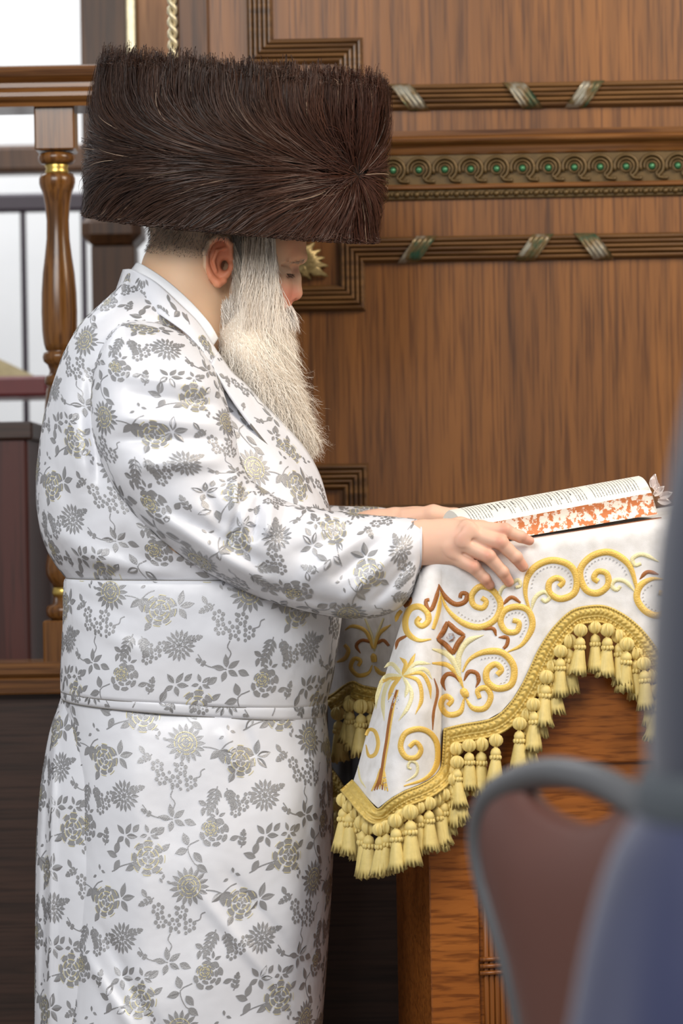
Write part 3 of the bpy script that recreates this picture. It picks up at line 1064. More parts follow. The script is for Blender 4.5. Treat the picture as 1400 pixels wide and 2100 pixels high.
sc([(1308, 1232), (1303, 1198), (1288, 1157), (1252, 1133), (1216, 1139), (1192, 1162), (1190, 1187), (1203, 1211), (1226, 1216), (1246, 1200), (1244, 1177), (1226, 1172), (1217, 1185), (1226, 1193)], 14)
sc([(1360, 1188), (1334, 1188), (1311, 1203), (1306, 1229), (1324, 1254), (1350, 1262), (1372, 1245), (1368, 1222), (1350, 1215)], 14)
sc([(1370, 1180), (1400, 1150), (1440, 1140), (1470, 1165), (1462, 1195), (1435, 1200), (1425, 1180)], 13)
sc([(900, 1199), (895, 1223), (885, 1249), (876, 1247), (873, 1232), (880, 1230)], 9, Br)
sc([(899, 1198), (912, 1223), (933, 1239), (953, 1234), (957, 1219), (946, 1217), (943, 1226)], 10, Br)
sc([(903, 1222), (899, 1254), (888, 1290)], 9, G)
for a_, b_ in (((917, 1275), (952, 1303)), ((952, 1303), (929, 1341)), ((929, 1341), (897, 1311)), ((897, 1311), (917, 1275))):
    mx_, my_ = (a_[0] + b_[0]) / 2, (a_[1] + b_[1]) / 2
    sc([a_, (mx_ + (924 - mx_) * 0.13, my_ + (1307 - my_) * 0.13), b_], 11, Br, taper=(0.6, 0.6), high=0.8)
sc([(1030, 1241), (1048, 1225), (1067, 1236)], 8, Br, taper=(0.2, 0.5))
sc([(984, 1290), (1010, 1289), (1017, 1304)], 8, Br, taper=(0.2, 0.4))
sc([(1022, 1307), (1040, 1308), (1039, 1322), (1032, 1330)], 8, Br)
sc([(913, 1416), (907, 1398), (916, 1383), (932, 1385), (942, 1399)], 9, Br, taper=(0.2, 0.3))
sc([(951, 1396), (961, 1378), (977, 1381), (981, 1396), (975, 1410)], 9, Br, taper=(0.3, 0.2))
sc([(952, 1430), (943, 1460), (917, 1465), (904, 1445), (913, 1428), (926, 1436), (918, 1447)], 12)
sc([(953, 1430), (969, 1452), (994, 1452), (1006, 1429), (996, 1411), (979, 1416), (983, 1432)], 12)
sc([(947, 1412), (952, 1421), (958, 1430)], 16, G, taper=(0.5, 0.5), high=0.8)
sc([(943, 1390), (940, 1347), (958, 1316), (992, 1302)], 12, Cr, taper=(0.2, 0.1))
sc([(886, 1331), (917, 1342), (935, 1367), (945, 1405)], 12, Cr, taper=(0.3, 0.3))
sc([(886, 1360), (917, 1364), (938, 1385), (950, 1412)], 10, G, taper=(0.4, 0.3))
sc([(1020, 1240), (1028, 1208), (1046, 1198), (1062, 1189), (1067, 1201), (1057, 1205)], 8, Cr)
sc([(1088, 1254), (1097, 1226), (1115, 1214), (1127, 1224), (1118, 1234), (1110, 1228)], 9, Cr)
sc([(1303, 1215), (1282, 1193), (1262, 1190), (1254, 1202), (1264, 1210), (1272, 1202)], 9, Cr)
sc([(1350, 1152), (1318, 1137), (1297, 1145), (1301, 1159), (1314, 1156)], 9, Cr)
sc([(1311, 1188), (1327, 1173), (1350, 1178)], 8, Br, taper=(0.2, 0.3))
# corner drape: scrolls and the palm
sc([(884, 1311), (857, 1313), (835, 1297), (831, 1271), (841, 1249), (859, 1244), (875, 1255), (878, 1273), (865, 1284), (854, 1276), (861, 1266)], 13)
sc([(811, 1332), (816, 1314), (833, 1304)], 7, Br, taper=(0.2, 0.6))
sc([(828, 1244), (838, 1236), (842, 1224)], 10, Br, taper=(0.6, 0.5))
sc([(811, 1275), (815, 1262), (823, 1252)], 9, G)
for fr in ([(580, 920), (640, 830), (680, 750)], [(580, 920), (605, 830), (560, 780)], [(580, 920), (680, 830), (800, 830)], [(580, 920), (500, 830), (440, 860)],
           [(580, 920), (450, 930), (392, 1060), (375, 1180)], [(580, 920), (480, 960), (432, 1100), (440, 1270)], [(570, 930), (510, 1000), (470, 1110)],
           [(580, 920), (650, 1050), (625, 1160), (550, 1270)], [(580, 920), (700, 960), (728, 1100), (680, 1220)], [(580, 920), (720, 900), (785, 990), (800, 1100)],
           [(580, 920), (740, 870), (812, 950)], [(585, 930), (620, 1000), (600, 1090)], [(575, 930), (430, 960), (400, 1000)], [(590, 915), (650, 880), (730, 870)]):
    q = [(670 + x / 3.75, 1140 + y / 3.75) for x, y in fr]
    sc(q, 8.5, random.choice((G, G, Cr)), taper=(0.4, 0.12), high=0.35)
trunk = [(540, 1030), (505, 1160), (480, 1300), (462, 1430), (440, 1560), (412, 1760)]
trunk = [(670 + x / 3.75, 1140 + y / 3.75) for x, y in trunk]
sc(trunk, 9, Br, taper=(0.6, 0.9), high=0.3)
sc([(x + 2.6, y) for x, y in trunk], 4, G, taper=(0.6, 0.9), high=0.9)
for k in range(7):
    sc([(783 + (k - 3) * 1.3, 1575), (781 + (k - 3) * 3, 1600), (778 + (k - 3) * 5.5, 1618 + abs(k - 3) * 1.5)], 4, random.choice((G, G, Br)), taper=(0.2, 0.7))
sc([(828, 1612), (873, 1596), (895, 1567), (896, 1527), (881, 1503), (857, 1495), (830, 1505), (821, 1532), (833, 1553), (854, 1553), (863, 1537), (852, 1522), (839, 1532)], 12)
sc([(750, 1527), (756, 1550), (769, 1546), (775, 1524), (769, 1501), (757, 1496), (750, 1508)], 8)
sc([(832, 1603), (853, 1588), (855, 1568), (842, 1561), (836, 1573), (843, 1577)], 6, Cr)
sc([(890, 1391), (897, 1420), (889, 1460), (887, 1497)], 6, Br, taper=(0.3, 0.3))
sc([(734, 1570), (738, 1597), (750, 1616)], 4, Cr, taper=(0.2, 0.3))


# rhinestones
def gem(mb, c, r):
    c = np.asarray(c)
    A, B_ = E1, np.array([0, 0, 1.0])
    V = [c + r * (math.cos(t) * A + math.sin(t) * B_) for t in np.arange(6) * math.pi / 3] + [c + NF * r * 0.7 + r * 0.45 * (math.cos(t) * A + math.sin(t) * B_) for t in np.arange(6) * math.pi / 3 + 0.5]
    mb.add(V, [(i, (i + 1) % 6, 6 + (i + 1) % 6, 6 + i) for i in range(6)] + [(6, 7, 8, 9, 10, 11)])


gm = MB()
for c in SC[:7] + SC[32:33] + SC[-7:-5]:
    ctr = c[len(c) * 2 // 3:].mean(0)
    for i in range(len(c) // 6, int(len(c) * 0.62), 3):
        q = c[i] + (ctr - c[i]) / (np.linalg.norm(ctr - c[i]) + 1e-6) * 13
        gem(gm, Q(q[0], q[1], cloth_off(q[0], q[1]) + 0.0006), 1.7 * S0)
for k in range(26):
    a, u = random.uniform(0, 6.28), random.uniform(0, 1)
    q = (808 + math.cos(a) * 11 * u, 1437 + math.sin(a) * 22 * u)
    gem(gm, Q(q[0], q[1], cloth_off(*q) + 0.0006), 1.4 * S0)
tag(gm.build('rhinestones', M['crystal'], cloth), kind='stuff')
gm = MB()
gem(gm, Q(924, 1307, cloth_off(924, 1307) + 0.0015), 9 * S0)
gm.build('centre_crystal', M['crystal'], cloth)

# ---- the cloth's side towards the man, hanging in shade
SA, SB = P(850, 1300, -0.10), P(665, 1300, 0.22)
sd = (SB - SA) * np.array([1, 1, 0]); sd /= np.linalg.norm(sd)
SN = np.array([sd[1], -sd[0], 0]);
if SN[1] > 0: SN = -SN


def QS(px, py, off=0.0):
    px, py, off = np.broadcast_arrays(np.asarray(px, float), np.asarray(py, float), np.asarray(off, float))
    ray = np.array([0, 1.0, 0]) + ((px - 700) / F)[..., None] * RV + ((1050 - py) / F)[..., None] * UV
    t = ((SA - CAM) @ SN + off) / (ray @ SN)
    return CAM + ray * t[..., None]


soff = lambda x, y: 0.008 * np.sin(np.asarray(x, float) / 16.0) * np.clip((np.asarray(y, float) - 1200) / 150, 0, 1)
cs = np.linspace(662, 872, 80)
sb = lin([(662, 1432), (684, 1420), (705, 1404), (724, 1396), (745, 1405), (790, 1413), (872, 1425)])
st = lin([(662, 1195), (872, 1165)])
PX = np.broadcast_to(cs[None], (40, 80)); tt = np.linspace(0, 1, 40)[:, None]
PY = st(cs)[None] * (1 - tt) + sb(cs)[None] * tt
obj('side_drape', QS(PX, PY, soff(PX, PY)).reshape(-1, 3), grid_faces(40, 80), M['velvet'], cloth)
e_side, _ = braid([(664, 1432), (684, 1420), (705, 1404), (724, 1396), (745, 1405), (790, 1413), (850, 1422)], 34, soff, mapper=QS)
fringe(e_side, lambda x, y: float(soff(x, y)), 24, mapper=QS)
for pts, wd, m in (([(707, 1292), (723, 1284), (750, 1295), (765, 1330)], 8, G), ([(801, 1281), (777, 1300), (767, 1330)], 8, G),
                   ([(739, 1340), (730, 1324), (742, 1313), (761, 1317)], 7, Br), ([(770, 1322), (785, 1313), (797, 1324)], 7, Br),
                   ([(763, 1364), (755, 1380), (734, 1385), (719, 1369), (726, 1351), (739, 1355), (734, 1366)], 9, G), ([(767, 1366), (779, 1380), (800, 1384)], 9, G),
                   ([(766, 1336), (764, 1310), (748, 1268)], 5, Cr), ([(768, 1336), (770, 1310), (786, 1268)], 5, Cr), ([(764, 1340), (766, 1349), (767, 1358)], 13, G),
                   ([(690, 1358), (707, 1350), (714, 1334), (706, 1322)], 9, G)):
    stitch(pts, wd, m, offf=soff, mapper=QS)
# lower far corner of the cloth: grey lining, braid and tassels
V = [QS(x, y, o) for x, y, o in ((668, 1440, -0.03), (790, 1440, -0.03), (668, 1575, 0.0), (770, 1640, -0.02), (672, 1600, 0.01), (735, 1668, 0.0))]
lc = np.linspace(0, 1, 20)
W1 = spline([(672, 1430), (720, 1430), (790, 1430)], 20); W2 = spline([(672, 1565), (700, 1600), (728, 1650)], 20)
tt = np.linspace(0, 1, 16)[:, None, None]
pp = W1[None] * (1 - tt) + W2[None] * tt
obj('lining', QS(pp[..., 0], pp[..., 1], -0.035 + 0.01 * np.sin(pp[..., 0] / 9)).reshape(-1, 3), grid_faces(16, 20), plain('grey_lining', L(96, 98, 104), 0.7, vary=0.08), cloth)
e_far, _ = braid([(668, 1562), (690, 1588), (705, 1612), (728, 1652)], 26, lambda x, y: -0.03 + 0 * x, mapper=QS)
fringe(e_far, lambda x, y: -0.03, 20, mapper=QS)

# ---- book lying open on the desk
book = thing('prayer_book', tuple(Q(1150, 1090, -0.1)), 'thick open book with speckled orange page edges on the lectern', 'book')
BK = -0.045                                     # near edge of the book, behind the cloth's front plane


def BQ(px, py, dep):                            # point at depth `dep` metres behind the near fore-edge
    return Q(px, py, BK - dep)


# fore-edge corners (near), spine line (0.13 m deep)
nb0, nb1 = BQ(948, 1122, 0), BQ(1348, 1054, 0)
nt0, nt1 = BQ(952, 1082, 0), BQ(1336, 1010, 0)
sp0, sp1 = BQ(921, 1046, 0.135), BQ(1309, 976, 0.135)
axis = (nt1 - nt0)
m, nt, b = new_mat('speckled_edge')
N_, K_ = nt.nodes, nt.links
tcn = N_.new('ShaderNodeTexCoord'); nz = N_.new('ShaderNodeTexNoise'); nz.inputs['Scale'].default_value = 95; nz.inputs['Detail'].default_value = 5; nz.inputs['Roughness'].default_value = 0.65
K_.new(tcn.outputs['Object'], nz.inputs['Vector'])
rp = N_.new('ShaderNodeValToRGB'); rp.color_ramp.interpolation = 'LINEAR'
rp.color_ramp.elements[0].position = 0.47; rp.color_ramp.elements[0].color = (*L(205, 122, 70), 1)
rp.color_ramp.elements[1].position = 0.52; rp.color_ramp.elements[1].color = (*L(246, 236, 222), 1)
K_.new(nz.outputs['Fac'], rp.inputs[0]); K_.new(rp.outputs[0], b.inputs['Base Color']); b.inputs['Roughness'].default_value = 0.6
M['speckle'] = m
M['paper'] = plain('paper', L(244, 244, 236), 0.7, vary=0.02)
M['leather'] = plain('leather', L(140, 82, 42), 0.45, vary=0.15, bump=0.3)
M['ink'] = plain('ink', L(60, 60, 66), 0.8)
# page surface: gentle arch from fore-edge up to the spine, mirrored beyond
nu, nv = 24, 30
V = []
prof_d = []
for j in range(nv + 1):
    t = j / nv
    for i in range(nu + 1):
        u = i / nu
        base = nt0 * (1 - u) + nt1 * u
        top = sp0 * (1 - u) + sp1 * u
        p = base * (1 - t) + top * t
        p = p + np.array([0, 0, 0.006 * math.sin(math.pi * t)])
        V.append(p)
page_n = np.array(V).reshape(nv + 1, nu + 1, 3)
back = page_n[::-1] - NF * 0.0
mir = page_n.copy()
ctr_d = (sp0 - nt0) @ (-NF)
dd = (page_n - nt0) @ (-NF)
mir = page_n + (-NF)[None, None] * (2 * (ctr_d - dd))[..., None]
obj('open_page', page_n.reshape(-1, 3), grid_faces(nv + 1, nu + 1), M['paper'], book)
obj('open_page', mir.reshape(-1, 3), grid_faces(nv + 1, nu + 1), M['paper'], book)
# page blocks
def block_mesh(top_g, sign):
    e = top_g[0]; s_ = top_g[-1]
    low_e = np.stack([nb0 * (1 - u) + nb1 * u for u in np.linspace(0, 1, nu + 1)])
    if sign < 0:
        low_e = low_e + (-NF) * (2 * ctr_d)
    return e, low_e


for sgn, g in ((1, page_n), (-1, mir)):
    e, low = block_mesh(g, sgn)
    rows = []
    for k in range(9):                          # fore-edge, slightly hollow
        t = k / 8
        rows.append(e * (1 - t) + low * t + NF * (-0.004 * math.sin(math.pi * t)) * sgn)
    obj('fore_edge', np.concatenate(rows), grid_faces(9, nu + 1), M['speckle'], book)
    low_s = np.stack([(nb0 * (1 - u) + nb1 * u) + (-NF) * ctr_d for u in np.linspace(0, 1, nu + 1)])
    for end, nm in ((0, 'tail_edge'), (-1, 'head_edge')):
        q1 = g[:, end]
        q2 = np.stack([low[end] * (1 - t) + low_s[end] * t for t in np.linspace(0, 1, nv + 1)])
        obj(nm, np.concatenate([q1, (q1 + q2) / 2, q2]), grid_faces(3, nv + 1), M['paper'], book)
# cover board
c0, c1 = BQ(935, 1128, -0.006), BQ(1356, 1061, -0.006)
dn = np.array([0, 0, -0.004])
V = []
for q in (c0, c1):
    for dep in (0, 2 * ctr_d + 0.012):
        for k in (0, 1):
            V.append(q - NF * dep + dn * k)
MB().add(V, [(0, 1, 3, 2), (4, 6, 7, 5), (0, 4, 5, 1), (2, 3, 7, 6), (0, 2, 6, 4), (1, 5, 7, 3)]).build('cover', M['leather'], book)
# printed text: rows of small letter blocks running across the page
tx = MB()
pn = np.cross(axis, sp0 - nt0); pn /= np.linalg.norm(pn)
if pn[2] < 0: pn = -pn


def page_pt(u, t):
    base = nt0 * (1 - u) + nt1 * u; top = sp0 * (1 - u) + sp1 * u
    return base * (1 - t) + top * t + np.array([0, 0, 0.006 * math.sin(math.pi * t)]) + pn * 0.0004


u = 0.055
while u < 0.955:
    bold = any(abs(u - c) < 0.012 for c in (0.19, 0.235, 0.30, 0.50, 0.545, 0.60))
    gap = any(abs(u - c) < 0.012 for c in (0.37, 0.69))
    h = 0.0085 if bold else 0.0048
    if not gap:
        t = 0.16 if not bold else random.uniform(0.3, 0.45)
        tend = 0.90 if not bold else random.uniform(0.7, 0.85)
        while t < tend:
            wl = random.uniform(0.012, 0.03) * (1.6 if bold else 1)
            hh = h * random.uniform(0.6, 1)
            a, b_, c, d = page_pt(u, t), page_pt(u + hh * 0.75, t), page_pt(u + hh * 0.75, t + wl * 0.7), page_pt(u, t + wl * 0.7)
            tx.add([a, b_, c, d], [(0, 1, 2, 3)])
            if random.random() < 0.5 and bold:
                tx.add([page_pt(u + hh, t), page_pt(u + hh * 1.6, t), page_pt(u + hh * 1.6, t + 0.008), page_pt(u + hh, t + 0.008)], [(0, 1, 2, 3)])
            t += wl * (1.0 if random.random() < 0.8 else 1.7)
    u += 0.0155 if not bold else 0.022
tag(tx.build('printed_text', M['ink'], book), kind='stuff')
# clear index tabs at the head of the book
m_tab = plain('clear_tab', L(236, 222, 218), 0.1, trans=0.6, spec=0.7)
for k, (px, py, a) in enumerate(((1336, 1000, 75), (1343, 1004, 95), (1350, 1010, 110), (1352, 1020, 20), (1340, 1016, 40), (1348, 1026, -10))):
    c = BQ(px, py, 0.01 + 0.008 * k)
    a = math.radians(a)
    V = []
    for i in range(9):
        t = i / 8
        w_ = 0.006 * math.sin(math.pi * min(1, t * 0.85 + 0.12))
        for s_ in (-1, 0, 1):
            q = np.array([t * 0.022, s_ * w_])
            V.append(c + E1 * (q[0] * math.cos(a) - q[1] * math.sin(a)) + np.array([0, 0, q[0] * math.sin(a) + q[1] * math.cos(a)]) + NF * (0.003 * (s_ == 0)))
    obj('index_tab', V, grid_faces(9, 3), m_tab, book)
# ================================================================== the man in the white robe
man = thing('person', tuple(P(400, 2400, 0) * np.array([1, 1, 0])), 'bearded man in white floral brocade robe and sash standing at lectern, hands at book', 'person')

# ---- cloth of the robe
sm, nt, b = new_mat('white_satin')
N_, K_ = nt.nodes, nt.links
b.inputs['Base Color'].default_value = (*L(228, 230, 237), 1)
b.inputs['Roughness'].default_value = 0.36
b.inputs['Specular IOR Level'].default_value = 0.55
b.inputs['Sheen Weight'].default_value = 0.15
tcn = N_.new('ShaderNodeTexCoord')
nz = N_.new('ShaderNodeTexNoise'); nz.inputs['Scale'].default_value = 9; nz.inputs['Detail'].default_value = 3
K_.new(tcn.outputs['Object'], nz.inputs['Vector'])
nz2 = N_.new('ShaderNodeTexNoise'); nz2.inputs['Scale'].default_value = 1200
K_.new(tcn.outputs['Object'], nz2.inputs['Vector'])
bp1 = N_.new('ShaderNodeBump'); bp1.inputs['Strength'].default_value = 0.35; bp1.inputs['Distance'].default_value = 0.02
K_.new(nz.outputs['Fac'], bp1.inputs['Height'])
bp2 = N_.new('ShaderNodeBump'); bp2.inputs['Strength'].default_value = 0.12; bp2.inputs['Distance'].default_value = 0.0006
K_.new(nz2.outputs['Fac'], bp2.inputs['Height']); K_.new(bp1.outputs[0], bp2.inputs['Normal'])
K_.new(bp2.outputs[0], b.inputs['Normal'])
M['satin'] = sm
M['brocade'] = plain('brocade_thread', L(172, 172, 174), 0.42, metal=0.45, spec=0.5, vary=0.12, vscale=40, bump=0.3, bscale=900)
M['brocade_gold'] = plain('brocade_gold', L(226, 216, 170), 0.4, metal=0.2, spec=0.5, vary=0.1)
M['gap_shadow'] = plain('gap_shadow', L(120, 116, 110), 0.6)  # shade colour of the dark lines along sash and lapel edges


# ---- brocade motifs, drawn in pixels of one repeat
KM = 1.1


class Motif:
    def __init__(s): s.p = {0: [], 1: []}

    def poly(s, pts, g=0): s.p[g].append(np.asarray(pts, float))

    def leaf(s, x, y, ang, ln, wd, slit=True): s._leaf(x, y, ang, ln * KM, wd * KM, slit)

    def _leaf(s, x, y, ang, ln, wd, slit=True):
        a = math.radians(ang)
        c, s_ = math.cos(a), math.sin(a)
        t = np.linspace(0, 1, 8)
        w_ = wd * np.sin(math.pi * t ** 0.85) * 0.5
        g = (0.52 * w_ * (np.abs(t - 0.5) < 0.38)) if slit else 0 * w_
        for sg in (1, -1):
            up = np.stack([t * ln, sg * w_], 1); dn = np.stack([t * ln, sg * g + sg * 0.35], 1)[::-1]
            q = np.vstack([up, dn])
            s.poly(np.stack([x + q[:, 0] * c - q[:, 1] * s_, y + q[:, 0] * s_ + q[:, 1] * c], 1))
            if not slit: pass

    def petal(s, x, y, ang, r0, r1, half, g=0):
        a = np.radians(np.linspace(ang - half, ang + half, 6))
        b_ = np.radians(np.linspace(ang + half * 0.75, ang - half * 0.75, 5))
        sc_ = r1 * (0.90 + 0.10 * np.cos(np.linspace(-1.4, 1.4, 6)))
        q = np.vstack([np.stack([x + sc_ * np.cos(a), y + sc_ * np.sin(a)], 1), np.stack([x + r0 * np.cos(b_), y + r0 * np.sin(b_)], 1)])
        s.poly(q, g)

    def arc(s, x, y, r, a0, a1, w_=1.5, g=1):
        a = np.radians(np.linspace(a0, a1, 8))
        o = np.stack([x + (r + w_ / 2) * np.cos(a), y + (r + w_ / 2) * np.sin(a)], 1)
        i = np.stack([x + (r - w_ / 2) * np.cos(a), y + (r - w_ / 2) * np.sin(a)], 1)[::-1]
        s.poly(np.vstack([o, i]), g)

    def dot(s, x, y, r, g=0):
        a = np.linspace(0, 2 * math.pi, 9)[:-1]
        s.poly(np.stack([x + r * np.cos(a), y + r * np.sin(a) * 1.1], 1), g)

    def stem(s, pts, w_=2.0, g=0):
        c = spline(pts, 10)
        T = np.gradient(c, axis=0); T /= np.linalg.norm(T, axis=1, keepdims=True) + 1e-9
        n = np.stack([-T[:, 1], T[:, 0]], 1) * w_ / 2
        for i in range(len(c) - 1):
            s.poly([c[i] + n[i], c[i + 1] + n[i + 1], c[i + 1] - n[i + 1], c[i] - n[i]], g)

    def rose(s, x, y, R, gold=True, a0=0):
        R = R * KM
        for k in range(8):
            s.petal(x, y, a0 + k * 45 + random.uniform(-4, 4), R * 0.70, R * random.uniform(0.93, 1.06), 19)
        for k in range(6):
            s.petal(x + 1, y - 1, a0 + 20 + k * 60, R * 0.42, R * 0.65, 25)
        for k in range(4):
            s.petal(x + 1, y - 2, a0 + 50 + k * 90, R * 0.15, R * 0.37, 37)
        s.dot(x + 1, y - 2, R * 0.10)
        if gold:
            for k in range(6): s.arc(x, y, R * 0.675, a0 + k * 60 + 4, a0 + k * 60 + 50, 1.8)
            for k in range(4): s.arc(x + 1, y - 1, R * 0.395, a0 + k * 90 + 10, a0 + k * 90 + 75, 1.6)
            for k in range(8): s.arc(x, y, R * 1.05, a0 + k * 45 - 16, a0 + k * 45 + 10, 1.4)

    def chrys(s, x, y, R, gold=False):
        R = R * KM
        for k in range(17): s._leaf(x + R * 0.52 * math.cos(k * 0.3696), y + R * 0.52 * math.sin(k * 0.3696), k * 21.18, R * 0.55, R * 0.22, False)
        for k in range(11): s._leaf(x + R * 0.24 * math.cos(k * 0.571 + 0.2), y + R * 0.24 * math.sin(k * 0.571 + 0.2), k * 32.7 + 11, R * 0.36, R * 0.20, False)
        for k in range(6): s._leaf(x, y, k * 60 + 15, R * 0.24, R * 0.15, False)
        if gold:
            for k in range(9): s.arc(x, y, R * 0.60, k * 40, k * 40 + 24, 1.6)

    def star(s, x, y, ln, a0=-90):
        for k, d in enumerate((0, 62, 128, 205, 290)): s.leaf(x + 4 * math.cos(math.radians(a0 + d)), y + 4 * math.sin(math.radians(a0 + d)), a0 + d, ln * (1, 0.95, 0.85, 0.8, 0.95)[k], ln * 0.42)

    def blossoms(s, x, y, offs, r=8):
        r = r * 1.12
        for dx, dy in offs:
            dx, dy = dx * KM, dy * KM
            for k in range(6):
                a = k * 1.047 + dx
                s.dot(x + dx + r * math.cos(a), y + dy + r * math.sin(a), r * 0.42)
            s.dot(x + dx, y + dy, r * 0.2)

    def fern(s, x, y, ang, ln, n=5):
        a = math.radians(ang)
        e = (x + ln * math.cos(a), y + ln * math.sin(a))
        s.stem([(x, y), ((x + e[0]) / 2 + 2, (y + e[1]) / 2 + 2), e])
        for k in range(n):
            t = (k + 0.6) / n
            q = (x + (e[0] - x) * t, y + (e[1] - y) * t)
            for sg in (1, -1): s.leaf(*q, ang + sg * 48, ln * 0.36 * (1.15 - 0.5 * t), 6.5, False)
        s.leaf(*e, ang, ln * 0.3, 7, False)


MO = Motif()
MO.chrys(132, 8, 33, True); MO.rose(132, 8, 19, True)
for a in (20, 80, 140): MO.leaf(198, 22, a, 24, 12)
MO.stem([(165, 15), (185, 18), (214, 30)]); MO.stem([(198, 24), (212, 10), (226, 4)])
MO.rose(238, 44, 27, True, 10)
MO.leaf(222, 66, 120, 20, 11); MO.star(274, 36, 27, -75)
MO.blossoms(104, 73, [(-28, -18), (-22, 4), (2, 8), (14, -14), (30, 10)], 8.5)
for dx, dy in ((-8, -8), (4, -24), (22, -2), (-4, 22), (12, 24), (26, 26)): MO.dot(104 + dx, 73 + dy, 3.2)
MO.stem([(146, 76), (156, 72), (158, 62), (166, 58)])
MO.stem([(100, 100), (96, 112), (104, 124), (99, 138)])
MO.fern(188, 92, 110, 46); MO.fern(206, 96, 70, 34, 4)
MO.chrys(2, 112, 27); MO.fern(14, 104, -20, 26, 3)
MO.blossoms(231, 126, [(-10, -8), (6, 4), (-8, 14), (16, -10)], 7.5)
MO.star(99, 156, 24, -100); MO.leaf(122, 158, 20, 22, 12); MO.leaf(82, 172, 140, 22, 12)
MO.stem([(99, 156), (60, 150), (40, 128)]); MO.fern(60, 150, -150, 20, 2)
MO.rose(179, 181, 26, False, 30); MO.rose(172, 174, 12, True)
MO.star(186, 152, 13, -90)
for q in ((127, 214, 160), (140, 220, 50), (146, 244, 35), (128, 206, -110)): MO.leaf(*q, 23, 13)
MO.stem([(150, 196), (128, 210), (140, 240), (158, 250)])
MO.rose(50, 232, 29, True, 5); MO.leaf(76, 218, -40, 20, 10); MO.leaf(24, 246, 150, 22, 11)
for q in ((262, 232, 200), (268, 238, 120), (258, 226, -70)): MO.leaf(*q, 24, 12)
MO.stem([(26, 240), (-8, 250), (-30, 262)])
MO.star(2, 190, 22, -60); MO.leaf(20, 182, -50, 18, 10)
for q in ((74, 270, 60), (82, 262, 100), (88, 276, 30), (70, 258, 10), (216, 250, 80), (222, 262, 20), (208, 272, 150)): MO.leaf(*q, 10, 5, False)
MO.fern(232, 212, -80, 28, 3)
MO.leaf(150, 120, 30, 18, 9); MO.leaf(160, 132, 100, 16, 8); MO.star(52, 186, 16, -40); MO.fern(64, 30, 150, 26, 3); MO.leaf(40, 14, 60, 18, 9); MO.leaf(210, 196, -20, 18, 9)
TW, THT = 280.0, 278.0


class Sheet:
    """a cloth surface given as rows of points, column N//2 in the middle; (s, t) metres on it"""
    def __init__(self, G):
        self.G = G
        R, N, _ = G.shape
        mid = N // 2
        seg = np.linalg.norm(np.diff(G, axis=1), axis=2)
        arc = np.concatenate([np.zeros((R, 1)), np.cumsum(seg, 1)], 1)
        arc -= arc[:, mid:mid + 1]
        vl = np.concatenate([[0], np.cumsum(np.linalg.norm(np.diff(G[:, mid], axis=0), axis=1))])
        st = 0.004
        self.st = st
        self.s0, self.t0 = arc.min(), 0.0
        ss = np.arange(arc.min(), arc.max(), st); ts = np.arange(0, vl[-1], st)
        tmp = np.full((R, len(ss), 3), np.nan)
        for r in range(R):
            for k in range(3):
                tmp[r, :, k] = np.interp(ss, arc[r], G[r, :, k], left=np.nan, right=np.nan)
        T = np.empty((len(ts), len(ss), 3))
        ri = np.clip(np.searchsorted(vl, ts) - 1, 0, R - 2)
        f = ((ts - vl[ri]) / (vl[ri + 1] - vl[ri] + 1e-9))[:, None, None]
        T = tmp[ri] * (1 - f) + tmp[ri + 1] * f
        du = np.gradient(T, axis=1); dv = np.gradient(T, axis=0)
        n = np.cross(dv, du)
        n /= np.linalg.norm(n, axis=2, keepdims=True) + 1e-12
        self.T, self.Nm = T, n
        m = n[len(ts) // 2, len(ss) // 2]
        self.sign = 1.0 if m[1] < 0 else -1.0
        self.smax, self.tmax = ss[-1], ts[-1]

    def look(self, s, t):
        a = (s - self.s0) / self.st; b_ = (t - self.t0) / self.st
        H, Wd, _ = self.T.shape
        ok = (a > 1) & (b_ > 0.5) & (a < Wd - 2.5) & (b_ < H - 1.6)
        a = np.clip(a, 0, Wd - 1.001); b_ = np.clip(b_, 0, H - 1.001)
        i, j = b_.astype(int), a.astype(int)
        i1, j1 = np.minimum(i + 1, H - 1), np.minimum(j + 1, Wd - 1)
        fi, fj = (b_ - i)[:, None], (a - j)[:, None]
        mixq = lambda A: (A[i, j] * (1 - fj) + A[i, j1] * fj) * (1 - fi) + (A[i1, j] * (1 - fj) + A[i1, j1] * fj) * fi
        p, n = mixq(self.T), mixq(self.Nm) * self.sign
        ok &= np.isfinite(p).all(1) & np.isfinite(n).all(1)
        return p, n, ok


